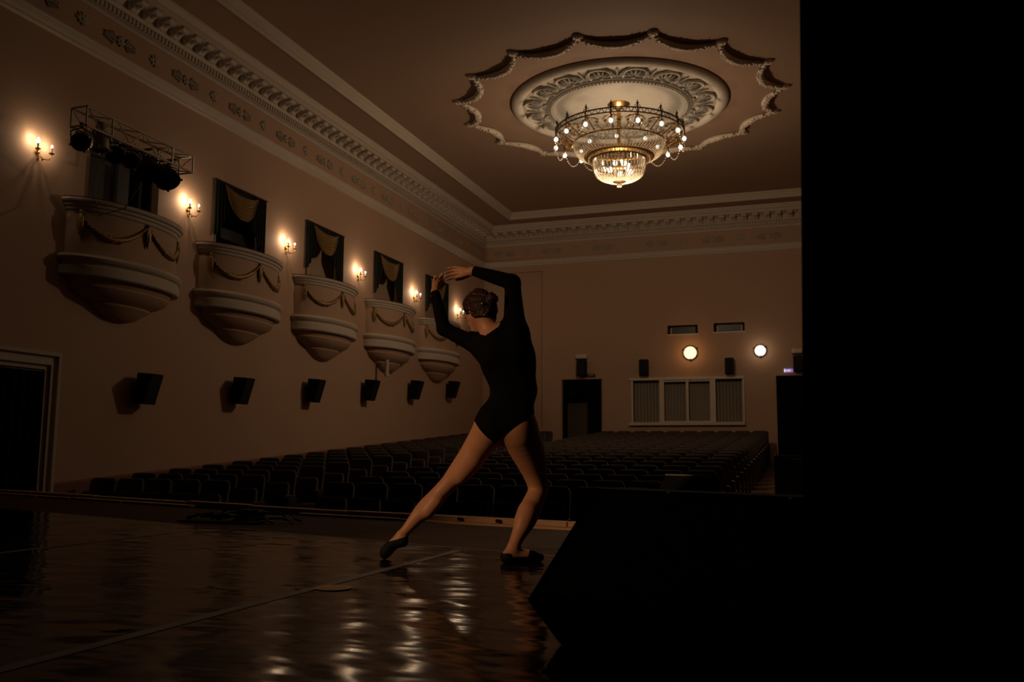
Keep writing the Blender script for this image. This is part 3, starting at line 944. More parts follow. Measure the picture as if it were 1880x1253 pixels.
# back doorways
for i, (bd, lb) in enumerate(((BD1, 'open left back doorway with dark drapes to both sides'), (BD2, 'right back doorway closed by a dark drape'))):
    W2, H2 = bd[1] - bd[0], bd[3] - bd[2]
    t = thing('door_%d' % (2 + i), lb, 'doorway', ((bd[0] + bd[1]) / 2, YB, bd[2])); t['kind'] = 'structure'
    m_ = MB(); m_.box((0, .75, H2 / 2), (W2 + .1, .02, H2 + .1)); m_.box((-W2 / 2 - .02, .5, H2 / 2), (.02, .5, H2)); m_.box((W2 / 2 + .02, .5, H2 / 2), (.02, .5, H2)); m_.build('passage', 'room_dark', t, smooth=0)
    for x0_, x1_, z0_, z1_ in ((-W2 / 2 - .04, -W2 / 2, 0, H2), (W2 / 2, W2 / 2 + .04, 0, H2), (-W2 / 2 - .04, W2 / 2 + .04, H2, H2 + .04)):
        MB().box(((x0_ + x1_) / 2, -.01, (z0_ + z1_) / 2), (x1_ - x0_, .05, z1_ - z0_)).build('casing', 'wall_paint', t, smooth=0)
    dp = thing('doorway_drape', 'dark drapes in the ' + ('open left' if i == 0 else 'right') + ' back doorway', 'curtain', ((bd[0] + bd[1]) / 2, YB + .1, bd[2]), 0, 'drapes of the back doorways')
    if i == 0:
        m_ = MB(); drape(m_, (-W2 / 2 + .01, 0), (-W2 / 2 + .16, 0), .02, H2 - .02, 3, .03, seed=8); m_.build('side_drape', 'black_cloth', dp, smooth=60)
        m_ = MB(); drape(m_, (W2 / 2 - .48, 0), (W2 / 2 - .01, 0), .02, H2 - .02, 6, .03, seed=9, zb=lambda u: .02 + .0 * u); m_.build('side_drape', 'black_cloth', dp, smooth=60)
        m_ = MB(); drape(m_, (-W2 / 2 + .02, -.03), (W2 / 2 - .02, -.03), H2 - .5, H2 - .02, 12, .02, seed=10); m_.build('pelmet', 'black_cloth', dp, smooth=60)
    else:
        m_ = MB(); drape(m_, (-W2 / 2 + .01, 0), (W2 / 2 - .01, 0), .02, H2 - .02, 12, .03, seed=11); m_.build('cloth', 'black_cloth', dp, smooth=60)

# round wall lamps
for px, py, rr, lb, gm, cc, pw in ((1267.5, 648.5, 12.5, 'warm glowing round wall lamp above the booth window', 'globe_glass_warm', (1.0, 0.45, 0.16), 1.4), (1396, 644.5, 10.5, 'bright white round wall lamp near the right back doorway', 'globe_glass', (1.0, 0.72, 0.45), 1.0)):
    p = on_y(px, py, YB); rad = rr * 28.0 / FPX
    t = thing('round_wall_lamp', lb, 'lamp', (p.x, YB, p.z), 0, 'round lamps on the back wall')
    Mx = Matrix.Rotation(R(90), 4, 'X')
    MB().lathe([(rad * .7, 0.0), (rad * 1.08, 0.0), (rad * 1.1, .03), (rad, .05), (rad * .9, .05)], 24, M=Mx).build('rim', 'brass', t)
    MB().lathe([(rad * .98, .04), (rad * .9, .09), (rad * .6, .13), (.001, .15)], 24, M=Mx).build('globe', gm, t, smooth=180)
    m_ = MB()
    for k in range(3):
        a = R(35 + k * 120)
        m_.tube([(rad * 1.3 * math.cos(a), -.01, rad * 1.3 * math.sin(a)), (rad * 1.0 * math.cos(a), -.06, rad * 1.0 * math.sin(a)), (rad * .93 * math.cos(a), -.1, rad * .93 * math.sin(a))], .012, 6)
    m_.build('clip', 'dark_bronze', t)
    lamp('round_lamp_light', (0, -.3, 0), P_GLOBE * pw, cc, .12, t)

# ------------------------------------------------------------------ ceiling medallion and scalloped festoon
MC = Vector((-4.13, 19.33, ZC))
md = thing('ceiling_medallion', 'large round white relief medallion on the ceiling around the chandelier', 'medallion', MC)
MB().lathe([(2.44, 0.01), (2.44, -.05), (2.40, -.09), (2.33, -.115), (2.26, -.11), (2.20, -.07), (2.185, -.045)], 96).build('outer_moulding', 'medallion_plaster', md)
MB().lathe([(2.19, -.045), (1.63, -.06)], 96).build('relief_band', 'plaster_relief', md)
MB().lathe([(1.66, -.05), (1.64, -.09), (1.60, -.10), (1.59, -.12), (1.52, -.14), (1.46, -.13), (1.44, -.10), (1.42, -.09)], 96).build('inner_moulding', 'medallion_plaster', md)
MB().lathe([(1.43, -.09), (1.40, -.05), (1.30, -.02), (1.0, .0), (.02, -.005)], 64).build('inner_cove', 'medallion_plaster', md)


def motif():
    # anthemion arch, local: +X radial outwards, centred at r=1.9
    m_ = MB()
    pts = []
    for k in range(15):
        a = math.pi * (k / 14)
        pts.append((1.70 + 0.44 * math.sin(a) ** .8, 0.29 * -math.cos(a) * (0.75 + 0.3 * math.sin(a)), -.085))
    m_.tube(pts, .030, 6)
    for k in range(7):
        a = R(-66 + 22 * k); L = 0.30 - 0.02 * abs(k - 3)
        M = Matrix.Translation((1.74, 0, -.075)) @ Matrix.Rotation(a, 4, 'Z')
        m_.ell((L / 2 + .03, 0, 0), (L / 2, .03, .040), 8, 5, M)
    for sg in (-1, 1):                       # side volutes
        pts = []
        for k in range(12):
            a = k * .5; r_ = .085 * (1 - k / 14)
            pts.append((1.78 + r_ * math.cos(a), sg * (.20 + r_ * math.sin(a)), -.075))
        m_.tube(pts, .014, 5)
    for k in range(5):                       # acanthus between arches
        a = R(-50 + 25 * k)
        M = Matrix.Rotation(math.pi / 16, 4, 'Z') @ Matrix.Translation((1.70, 0, -.07)) @ Matrix.Rotation(a, 4, 'Z')
        L = .42 - .06 * abs(k - 2)
        m_.ell((L / 2, 0, 0), (L / 2, .028, .038), 8, 5, M)
    m_.ell((1.70, 0, -.085), (.05, .05, .03), 8, 5)
    m_.ell((1.70, .35, -.08), (.04, .04, .025), 8, 5, Matrix.Rotation(0.0, 4, 'Z'))
    return m_


mo0 = motif().build('palmette_relief', 'medallion_plaster', md, smooth=50)
for k in range(1, 16):
    inst(mo0, md, Matrix.Rotation(k * math.pi / 8, 4, 'Z'))
# bead rings
bd_ = MB()
for k in range(120):
    a = 2 * math.pi * k / 120
    bd_.ell((1.55 * math.cos(a), 1.55 * math.sin(a), -.135), (.022, .022, .018), 6, 4)
bd_.build('bead_ring', 'medallion_plaster', md, smooth=60, kind='stuff')
# festoon star
fs_ = thing('ceiling_festoon', 'scalloped star-shaped plaster festoon ring around the ceiling medallion', 'festoon', (-4.155, 19.41, ZC))
m_ = MB(); pts = []; rs = []
RF = 3.63; nseg = 14
A0, A1 = 0.0, math.pi / 8
P0 = Vector((RF * math.cos(A0), RF * math.sin(A0), -.035)); P1 = Vector((RF * math.cos(A1), RF * math.sin(A1), -.035))
am = (A0 + A1) / 2
for k in range(nseg + 1):
    q = k / nseg
    p = P0.lerp(P1, q); sag = 0.30 * (1 - (2 * q - 1) ** 2)
    p = p - Vector((math.cos(am), math.sin(am), 0)) * sag
    pts.append((p.x, p.y, -.035 - .035 * math.sin(math.pi * q))); rs.append(.026 + .052 * math.sin(math.pi * q))
m_.tube(pts, rs, 8)
rnd = random.Random(1)
for k in range(1, nseg):
    for j in range(4):
        p = pts[k]; m_.ell((p[0] + rnd.uniform(-.05, .05), p[1] + rnd.uniform(-.05, .05), p[2] - rs[k] * .6), (.03, .03, .03), 6, 4)
sw0 = m_.build('swag', 'plaster', fs_, smooth=60)
k0 = MB().lathe([(.11, .04), (.11, -.03), (.09, -.06), (.06, -.05), (.05, -.07), (.001, -.075)], 14, M=Matrix.Translation((RF, 0, 0))).build('rosette', 'plaster', fs_)
for k in range(1, 16):
    inst(sw0, fs_, Matrix.Rotation(k * math.pi / 8, 4, 'Z')); inst(k0, fs_, Matrix.Rotation(k * math.pi / 8, 4, 'Z'))

# ------------------------------------------------------------------ chandelier
CH = Vector((-4.13, 19.33, 0))
def zch(py): return (CAM + ray(1137, py) * ((CH.y - CAM.y) / ray(1137, py).y)).z
ZT, Z2, Z3, ZBOT = zch(245), zch(266), zch(292), zch(340)
ch = thing('chandelier', 'large lit tiered crystal chandelier with crown ring hanging from the medallion', 'chandelier', (CH.x, CH.y, ZBOT))
RZ = lambda z: z - ZBOT
MB().tube([(0, 0, RZ(ZC)), (0, 0, RZ(Z3))], .05, 12).build('stem', 'brass', ch)
MB().lathe([(.02, RZ(ZC) - .12), (.1, RZ(ZC) - .1), (.24, RZ(ZC) - .02), (.26, RZ(ZC))], 24).build('ceiling_rose', 'brass', ch)
R1, R2, R3, R4 = 1.435, 1.05, 0.72, 0.60
zt, z2, z3 = RZ(ZT), RZ(Z2), RZ(Z3)
# crown ring: two hoops with pierced scrolls between
for zz in (zt + .055, zt - .045):
    MB().lathe([(R1 - .014, zz - .012), (R1 + .014, zz - .012), (R1 + .018, zz), (R1 + .014, zz + .012), (R1 - .014, zz + .012), (R1 - .014, zz - .012)], 64).build('crown_hoop', 'dark_bronze', ch)
m_ = MB()
for k in range(64):
    a = 2 * math.pi * k / 64
    for sg in (-1, 1):
        pts = [(R1 * math.cos(a + sg * t * .045), R1 * math.sin(a + sg * t * .045), zt - .045 + .1 * t) for t in (0, .35, .7, 1)]
        m_.tube(pts, .008, 4)
m_.build('crown_scrollwork', 'dark_bronze', ch, kind='stuff')
fin = MB().tube([(R1, 0, zt + .05), (R1, 0, zt + .13)], [.022, .012], 8).ell((R1, 0, zt + .15), (.03, .03, .03), 8, 6).tube([(R1, 0, zt + .16), (R1, 0, zt + .23)], [.02, .003], 8).tube([(R1, -.06, zt + .06), (R1, -.05, zt + .12), (R1, 0, zt + .09), (R1, .05, zt + .12), (R1, .06, zt + .06)], .009, 5).tube([(R1 + .02, 0, zt + .06), (R1 + .03, 0, zt - .08), (R1 + .02, 0, zt - .14)], [.018, .014, .01], 6).build('finial', 'dark_bronze', ch)
cupb = MB().lathe([(.03, 0), (.034, -.03), (.02, -.05), (.012, -.05), (.012, 0)], 10, M=Matrix.Translation((R1 + .02, 0, zt - .13))).build('bulb_holder', 'brass', ch)
blb = MB().ell((R1 + .02, 0, zt - .235), (.05, .05, .055), 12, 8).build('bulb', 'bulb', ch, smooth=180)
# bead chain between neighbouring holders
m_ = MB()
a1 = math.pi / 8
for k in range(15):
    q = k / 14; a = a1 * q
    m_.ell(((R1 + .02) * math.cos(a), (R1 + .02) * math.sin(a), zt - .17 - .26 * (1 - (2 * q - 1) ** 2)), (.014, .014, .014), 6, 4)
chn = m_.build('bead_chain', 'crystal', ch, smooth=60, kind='stuff')
# filigree panel from crown down to second ring
m_ = MB()
def fil(q, a, up=.0):
    r_ = R1 + (R2 - R1) * q
    return (r_ * math.cos(a), r_ * math.sin(a), zt - .045 + (z2 - zt + .03) * q ** 1.15 + up)
m_.tube([fil(q / 6, 0) for q in range(7)], .016, 6)
for sg, q0, r0, tw in ((1, .30, .085, 1), (-1, .30, .085, 1), (1, .68, .06, 1), (-1, .68, .06, 1)):
    pts = []
    for k in range(14):
        th = k * .48; rr = r0 * (1 - k / 17)
        pts.append(fil(q0 + rr * math.cos(th) * 1.9, sg * (.075 + rr * math.sin(th) * .85)))
    m_.tube(pts, [.011 * (1 - k / 30) for k in range(14)], 5)
m_.tube([fil(.05, -.02), fil(.35, .17), fil(.7, .10), fil(.98, .19)], [.012, .012, .012, .008], 5)
m_.tube([fil(.05, .02), fil(.35, -.17), fil(.7, -.10), fil(.98, -.19)], [.012, .012, .012, .008], 5)
for q0, a in ((.5, .12), (.5, -.12), (.85, .0), (.2, .0)):
    p = fil(q0, a); m_.ell(p, (.03, .03, .03), 6, 4)
flg = m_.build('filigree_panel', 'filigree', ch, smooth=60)
OFF = R(-19 + 2) + math.pi / 2
for o_ in (fin, cupb, blb, chn, flg):
    for k in range(16):
        M = Matrix.Rotation(OFF + k * math.pi / 8, 4, 'Z')
        if k == 0: o_.matrix_local = M
        else: inst(o_, ch, M)
# rings
for r_, zz, tk in ((R2, z2, .022), (R3 + .04, z3 + .03, .03), (R4, z3 - .02, .022), (R3 + .01, z3 + .055, .015)):
    MB().lathe([(r_ - tk, zz), (r_, zz - tk), (r_ + tk, zz), (r_, zz + tk), (r_ - tk, zz)], 64).build('brass_ring', 'brass', ch)
MB().lathe([(R4 - .0, z3 - .02), (R3 + .05, z3 + .02)], 64).build('brass_collar', 'brass', ch)
# crystal strands: second tier and bottom basket
def strands(prof, n, bead, ph=0):
    m_ = MB()
    for k in range(n):
        a = 2 * math.pi * k / n + ph
        for r_, zz in prof:
            b = bead * random.uniform(.85, 1.12)
            x, y_ = r_ * math.cos(a), r_ * math.sin(a)
            vs = [(x + b, y_, zz), (x, y_ + b, zz), (x - b, y_, zz), (x, y_ - b, zz), (x, y_, zz + b * 1.25), (x, y_, zz - b * 1.25)]
            m_.add(vs, [(0, 1, 4), (1, 2, 4), (2, 3, 4), (3, 0, 4), (1, 0, 5), (2, 1, 5), (3, 2, 5), (0, 3, 5)])
    return m_
def arc(ra, za, rb, zb_, n, bulge):
    out = []
    for k in range(n + 1):
        q = k / n
        out.append((ra + (rb - ra) * q + bulge * math.sin(math.pi * q), za + (zb_ - za) * q - bulge * .6 * math.sin(math.pi * q)))
    return out
strands(arc(R2 - .01, z2 - .03, R3 + .06, z3 + .04, 12, .055), 76, .0145).build('crystal_strands', 'crystal_warm', ch, smooth=0, kind='stuff')
strands(arc(R4 - .01, z3 - .05, .17, .08, 22, .14), 42, .019).build('crystal_basket', 'crystal', ch, smooth=0, kind='stuff')
strands([(R3 - .02, z3 - .0), (R3 - .02, z3 - .035)], 80, .012).build('crystal_fringe', 'crystal', ch, smooth=0, kind='stuff')
MB().lathe([(.001, .14), (.05, .13), (.17, .10), (.18, .085), (.12, .06), (.05, .05), (.035, .0), (.02, -.02), (.001, -.03)], 20).build('bottom_boss', 'dark_bronze', ch)
strands([(.05, .03), (.05, .0), (.045, -.03)], 8, .014).build('bottom_drops', 'crystal', ch, smooth=0, kind='stuff')
# bulbs within the basket and tier
for k in range(9):
    a = 2 * math.pi * k / 9 + .3
    r_ = .36 if k % 2 else .22
    MB().ell((r_ * math.cos(a), r_ * math.sin(a), z3 - .16 - .06 * (k % 3)), (.055, .055, .06), 12, 8).build('bulb', 'bulb', ch, smooth=180)
for k in range(8):
    a = 2 * math.pi * k / 8 + .15
    MB().ell((.86 * math.cos(a), .86 * math.sin(a), z2 - .10), (.04, .04, .045), 10, 8).build('bulb', 'bulb', ch, smooth=180)
for k in range(8):
    a = OFF + k * math.pi / 4
    lamp('crown_light', ((R1 + .08) * math.cos(a), (R1 + .08) * math.sin(a), zt - .30), P_RING, (1.0, .74, .50), .05, ch)
lamp('below_basket_light', (0, 0, -.62), P_BASKET, (1.0, .69, .43), .12, ch)  # unseen lamp added in empty air below the chandelier for its main light
lamp('tier_light', (0, 0, z2 + .10), P_BASKET * .21, (1.0, .72, .47), .12, ch)
lamp('basket_inner_light', (0, 0, z3 - .2), P_BASKET * .05, (1.0, .82, .6), .05, ch)

# ------------------------------------------------------------------ lighting truss over the first balcony
XT = -9.9
pa = on_x(143, 214, XT); pb = on_x(343, 304, XT)
tr = thing('lighting_truss', 'aluminium box truss hanging over the nearest balcony', 'truss', (XT, (pa.y + pb.y) / 2, (pa.z + pb.z) / 2))
TL = 2.3; hs = 0.14
for sx in (-1, 1):
    for sz in (-1, 1):
        MB().tube([(sx * hs, -TL / 2, sz * hs), (sx * hs, TL / 2, sz * hs)], .02, 8).build('chord', 'alu', tr)
n = 8
for k in range(n):
    ya, yb = -TL / 2 + TL * k / n, -TL / 2 + TL * (k + 1) / n
    for s1, s2 in (((-1, -1), (-1, 1)), ((1, -1), (1, 1)), ((-1, 1), (1, 1)), ((-1, -1), (1, -1))):
        p, q = (s1, s2) if k % 2 else (s2, s1)
        MB().tube([(p[0] * hs, ya, p[1] * hs), (q[0] * hs, yb, q[1] * hs)], .010, 6).build('lattice_bar', 'alu', tr)
for yv in (-TL / 2, -TL / 2 + .5, TL / 2 - .5, TL / 2):
    for s1, s2 in (((-1, -1), (-1, 1)), ((1, -1), (1, 1)), ((-1, 1), (1, 1)), ((-1, -1), (1, -1))):
        MB().tube([(s1[0] * hs, yv, s1[1] * hs), (s2[0] * hs, yv, s2[1] * hs)], .015, 6).build('end_bar', 'alu', tr)
for yv in (.50, 1.05):
    zz = 3.60 - tr.location.z
    MB().bbox((-.87, yv, (zz - hs) / 2 - .02), (.09, .09, -zz - hs + .30), .01).tube([(-.87, yv, hs * .6), (-hs, yv, hs * .6)], .022, 8).build('support_post', 'speaker_black', tr)
MB().tube([(-hs, -.4, -hs), (-0.3, -.5, -.9), (-.35, -.3, -1.2), (-.25, .1, -1.0), (-hs, .5, -hs - .1)], .008, 6).build('loose_cable', 'cable', tr)


def par_can(label, y, drop, big, aim, body, ln):
    """stage lamp: can body, yoke, lens; aim is the direction its front faces"""
    t = thing('stage_lamp', label, 'stage lamp', (XT, y, tr.location.z - hs - drop), 0, 'stage lamps on the truss')
    rad = .18 if big else .122
    q = Vector(aim).normalized().to_track_quat('Z', 'Y').to_matrix().to_4x4()
    MB().lathe([(.02, -ln), (rad * .5, -ln), (rad * .62, -ln + .03), (rad * .75, -ln * .55), (rad * .98, -ln * .35), (rad, -ln * .3), (rad, .0), (rad * 1.1, .0), (rad * 1.1, .025), (rad * .9, .025), (rad * .88, -.02)], 20, M=q).build('housing', body, t)
    MB().lathe([(rad * .9, -.02), (rad * .5, .0), (.001, .01)], 20, M=q).build('lens', 'lens', t)
    m_ = MB()
    for k in range(4):
        a = k * math.pi / 2 + .4
        m_.box((rad * 1.16 * math.cos(a), rad * 1.16 * math.sin(a), .02), (.03, .03, .025), q)
    m_.build('gel_clip', 'alu' if not big else body, t, kind='stuff')
    side = (q.to_3x3() @ Vector((1, 0, 0)))
    side = Vector((-Vector(aim).y, Vector(aim).x, 0)).normalized() if abs(Vector(aim).normalized().z) < .95 else Vector((0, 1, 0))
    c = q.to_3x3() @ Vector((0, 0, -ln * .3))
    MB().tube([c + side * rad * 1.05, c + side * (rad * 1.15) + Vector((0, 0, drop * .7)), Vector((0, 0, drop)), c - side * (rad * 1.15) + Vector((0, 0, drop * .7)), c - side * rad * 1.05], .012, 6).build('yoke', 'lamp_black', t)
    MB().bbox((0, 0, drop + .03), (.05, .05, .09), .01).build('clamp', 'lamp_black', t)


LMP = [((148, 261), False, (.85, -.9, -.3), 'lamp_grey', .26, 'black-faced stage lamp at the left end of the truss'),
       ((184, 273), False, (.1, -.05, -1), 'lamp_grey', .40, 'tall grey cylinder stage lamp pointing down, second from truss left end'),
       ((211, 284), False, (.8, -.8, -.6), 'lamp_black', .26, 'small black stage lamp, third from truss left end'),
       ((240, 295), False, (.7, -.9, -.7), 'lamp_grey', .26, 'grey ringed stage lamp, fourth from truss left end'),
       ((271, 316), True, (.55, -.25, -.8), 'lamp_black', .30, 'large black oval stage lamp, second from truss right end'),
       ((308, 331), True, (.55, -.25, -.8), 'lamp_black', .30, 'large black stage lamp at the right end of the truss')]
for (px, py), big, aim, body, ln, lb in LMP:
    p = on_x(px, py, XT)
    par_can(lb, p.y, max(.12, (tr.location.z - hs) - p.z), big, aim, body, ln)

# ------------------------------------------------------------------ theatre seats
def rounded_panel(m_, w_, h_, th, rc, z0, tilt, y0, n=5):
    # panel in XZ with rounded top corners and soft face
    out = [(-w_ / 2, 0)]
    for k in range(n + 1):
        a = math.pi - math.pi / 2 * k / n; out.append((-w_ / 2 + rc + rc * math.cos(a), h_ - rc + rc * math.sin(a)))
    for k in range(n + 1):
        a = math.pi / 2 - math.pi / 2 * k / n; out.append((w_ / 2 - rc + rc * math.cos(a), h_ - rc + rc * math.sin(a)))
    out.append((w_ / 2, 0))
    def ring(yy, ins):
        cx_, cz_ = 0, h_ / 2
        r_ = []
        for x, z in out:
            x2 = x - math.copysign(min(ins, abs(x)), x); z2_ = z - ins if z > h_ / 2 else z + ins
            r_.append((x2, yy + y0 + tilt * (z2_), z0 + z2_))
        return r_
    rings = [ring(-th / 2, .022), ring(-th / 2 + .018, 0), ring(th / 2 - .018, 0), ring(th / 2, .02)]
    m_.loft(rings, True, True, True)
    return m_


def make_seat():
    t = thing('theatre_seat', '', 'seat')
    rounded_panel(MB(), .475, .64, .085, .085, .36, .16, .08).build('backrest', 'seat_cloth', t, smooth=50)
    m_ = MB(); rounded_panel(m_, .44, .42, .10, .06, .38, .10, -.045); m_.build('seat_cushion', 'seat_cloth', t, smooth=50)
    MB().bbox((-.258, -.02, .58), (.042, .34, .035), .012).build('armrest', 'armrest_wood', t)
    MB().bbox((-.26, .03, .28), (.035, .26, .57), .01).build('side_panel', 'seat_frame', t)
    return t


seat0 = make_seat()
endpan = MB().bbox((.26, .03, .28), (.035, .26, .57), .01).build('side_panel', 'seat_frame', seat0)
endarm = MB().bbox((.258, -.02, .58), (.042, .34, .035), .012).build('armrest', 'armrest_wood', seat0)
glint = MB().bbox((.258, -.175, .602), (.04, .03, .012), .004).build('armrest_glint', 'glint_white', seat0)  # white block painting the glint of the armrest end
base_parts = [c for c in seat0.children if c not in (endpan, endarm, glint)]
NR, PITCH = 20, 0.885
placed_first = False
bl_left = [XL + 0.42 + 0.52 * k for k in range(5)]
bl_main = [-6.70 + 0.26 + 0.52 * k for k in range(10)]


def put_seat(x, y, label, group, end, pl):
    r_ = seat0.copy(); col.objects.link(r_)
    r_.location = (x, y, zfloor(y) + .02)
    for p_ in base_parts: inst(p_, r_)
    if end: inst(endpan, r_); inst(endarm, r_)
    if pl: inst(glint, r_)
    tag(r_, label, 'seat', group)
    return r_


for rr in range(NR):
    y = 11.1 + rr * PITCH
    for k, x in enumerate(bl_left):
        side = ORD[k] + ' seat from the left wall'
        put_seat(x, y, 'dark upholstered seat, left block, row %s from stage, %s' % (ORD[rr], side), 'seats of the left block', k == 4, False)
    for k, x in enumerate(bl_main):
        put_seat(x, y, 'dark upholstered seat, centre block, row %s from stage, %s seat from its left end' % (ORD[rr], ORD[k]), 'seats of the centre block', k == 9, k == 9)
rb = MB()
_src = [(c.data, [tuple(v.co) for v in c.data.vertices], [tuple(p.vertices) for p in c.data.polygons]) for c in base_parts]
for rr in range(NR):
    for k in range(5):
        yy = 11.1 + rr * PITCH
        M = Matrix.Translation((0.28 + .52 * k, yy, zfloor(yy) + .02))
        for _, vs, fs in _src: rb.add(vs, fs, M)
o = rb.build('theatre_seat_block', 'seat_cloth', smooth=50, kind='stuff')
tag(o, 'remaining dark seats of the right block beyond the black curtain', 'seats')
for c in list(seat0.children): bpy.data.objects.remove(c)
bpy.data.objects.remove(seat0)

# ------------------------------------------------------------------ black PA cabinet in the right aisle
t = thing('floor_cabinet', 'tall black loudspeaker cabinet standing in the right aisle', 'loudspeaker', (-0.17, 12.0, zfloor(12) + .02))
hh = 0.566 - zfloor(12)
MB().bbox((0, 0, hh / 2), (.82, .6, hh), .02).build('cabinet', 'speaker_black', t)
MB().bbox((0, -.305, hh / 2), (.74, .02, hh - .1), .01).build('grille', 'speaker_grille', t)

# ------------------------------------------------------------------ stage monitors (wedges)
def wedge(name, label, base, dirL, length, prof, grp=None):
    """prof: closed (n, z) profile, n measured toward the viewer side of the base line"""
    t = thing(name, label, 'stage monitor', base, 0, grp)
    d = Vector(dirL).normalized(); nn = Vector((d.y, -d.x, 0))
    if nn.dot(Vector((-base[0], -base[1], 0))) < 0: nn = -nn
    A = [nn * a + Vector((0, 0, z)) for a, z in prof]
    B = [p + d * length for p in A]
    m_ = MB(); m_.loft([[tuple(p) for p in A], [tuple(p) for p in B]], True, True, True)
    ob = m_.build('cabinet', 'carpet_paint', t, smooth=0)
    bv = ob.modifiers.new('bevel', 'BEVEL'); bv.width = .008; bv.segments = 2
    return t, d, nn


A_ = on_z(1026, 1186, 0.0)
dL = Vector((0.89, -0.456, 0)).normalized(); nL = Vector((dL.y, -dL.x, 0))
if nL.dot(-A_) < 0: nL = -nL
def prof_pt(px, py):
    # intersect pixel ray with the end plane through A_ spanned by nL and z
    dr_ = ray(px, py); tt = (A_ - CAM).dot(dL) / dr_.dot(dL); P = CAM + dr_ * tt - A_
    return P.dot(nL), P.z
lipn, lipz = prof_pt(966, 1105)
topn, topz = prof_pt(1093, 899)
print('wedge profile', lipn, lipz, topn, topz)
prof = [(0, 0), (lipn, lipz), (topn, topz), (topn - .10, topz), (topn - .16, .0)]
wd1, d1, n1 = wedge('stage_monitor', 'large black wedge stage monitor in the foreground right', (A_.x, A_.y, 0.004), dL, 1.05, prof)
# grille on the sloping face, corner screws
a3 = n1 * lipn + Vector((0, 0, lipz)); b3 = n1 * topn + Vector((0, 0, topz)); sl = (b3 - a3); fn = d1.cross(sl).normalized()
if fn.dot(n1) < 0: fn = -fn
m_ = MB()
g = [a3 + sl * .06 + d1 * .05, a3 + sl * .06 + d1 * 1.0, a3 + sl * .94 + d1 * 1.0, a3 + sl * .94 + d1 * .05]
m_.loft([[tuple(p) for p in g], [tuple(p + fn * .012) for p in g]], True, False, True); m_.build('grille', 'speaker_grille', wd1, smooth=0)
m_ = MB()
for u, v in ((.12, .03), (.45, .03), (.8, .03), (.3, .97), (.7, .97)):
    p = a3 + sl * v + d1 * u; m_.ell(tuple(p + fn * .003), (.006, .006, .006), 6, 4)
m_.build('screw', 'lamp_grey', wd1)
# second, smaller wedge near the stage edge
tp = on_y(1222, 873, 6.1)
kk = tp.z / topz
A2_ = tp - nL * topn * kk - Vector((0, 0, tp.z))
prof2 = [(0, 0), (lipn * kk * .9, lipz * kk), (topn * kk, topz * kk), ((topn - .10) * kk, topz * kk), ((topn - .30) * kk, 0)]
t2, d2, n2 = wedge('small_stage_monitor', 'smaller dark wedge stage monitor near the stage edge, behind the large one', (A2_.x, A2_.y, .001), dL, .34, prof2)
e0 = n2 * topn * kk + Vector((0, 0, topz * kk + .002))
MB().tube([e0, e0 + d2 * .34], .005, 6).build('edge_highlight', 'alu', t2)  # bright strip added to show the lit top edge

# ------------------------------------------------------------------ black leg curtain at the right, close to the camera
lc = thing('leg_curtain', 'black velvet stage curtain hanging down the whole right side', 'curtain', (0.0, 1.5, 0))
m_ = MB()
et = on_y(1468, 0, 1.5); eb = on_y(1477, 1253, 1.5)
rows = []; nf = 9; n = 120
for i in range(11):
    q = i / 10; z = 4.0 * (1 - q) + .012
    xe = eb.x + (et.x - eb.x) * (z - eb.z) / (et.z - eb.z)
    row = []
    for k in range(n + 1):
        u = k / n
        x = xe + 1.6 * u; a = .045 * math.sin(2 * math.pi * nf * u + .4) + .02 * math.sin(2 * math.pi * 2.7 * u + q)
        row.append((x, a * min(1, .4 + u * 8), z))
    rows.append(row)
m_.loft(rows, False); m_.loft([[(p[0], p[1] + .012, p[2]) for p in r_] for r_ in rows], False)
m_.add([r_[0] for r_ in rows] + [(r_[0][0], r_[0][1] + .012, r_[0][2]) for r_ in rows], [(i, i + 1, 11 + i + 1, 11 + i) for i in range(10)])
m_.build('cloth', 'black_cloth', lc, smooth=60)
MB().tube([(-.15, 0, 4.03), (1.9, 0, 4.03)], .025, 10).build('batten', 'lamp_black', lc)

# ------------------------------------------------------------------ small things on the stage
p = on_z(612.5, 1080, .006)
tag(MB().lathe([(.001, 0), (.078, 0), (.078, .0015), (.001, .0015)], 32).build('floor_marker', 'marker_disc'), 'tan round marker disc stuck on the stage floor', 'marker').location = (p.x, p.y, .0062)
cb = thing('cable_bundle', 'tangle of black cables lying by the stage edge at left', 'cables', on_z(445, 958, 0.004))
rnd = random.Random(11)
for j in range(7):
    pts = []
    L = rnd.uniform(.3, .75); sx = rnd.uniform(-.25, .25)
    for k in range(10):
        q = k / 9
        pts.append((sx + L * (q - .5) * 1.5, .14 * math.sin(q * 5 + j) + rnd.uniform(-.05, .05), .012 + .05 * math.sin(math.pi * q) * rnd.random() + .008 * j * math.sin(math.pi * q)))
    MB().tube(pts, .009, 6).build('cable', 'cable_tan' if j == 3 else 'cable', cb)
MB().bbox((.02, .08, .05), (.22, .16, .09), .03).build('plug_box', 'speaker_black', cb)
MB().bbox((-.1, -.15, .008), (.75, .16, .012), .004).build('flat_board', 'speaker_black', cb)

# ------------------------------------------------------------------ dancer (implicit figure meshed by surface nets)
FH = Vector((math.sin(YAW), math.cos(YAW), 0)); RH = Vector((math.cos(YAW), -math.sin(YAW), 0))
D0 = 4.88
_p = CAM + ray(830, 1030) * (D0 / ray(830, 1030).dot(FH))
ROOT = Vector((_p.x, _p.y, 0.004))


def J(px, py, D=D0):
    d = ray(px, py); P = CAM + d * (D / d.dot(FH)) - ROOT
    return np.array((P.dot(RH), P.dot(FH), P.z))


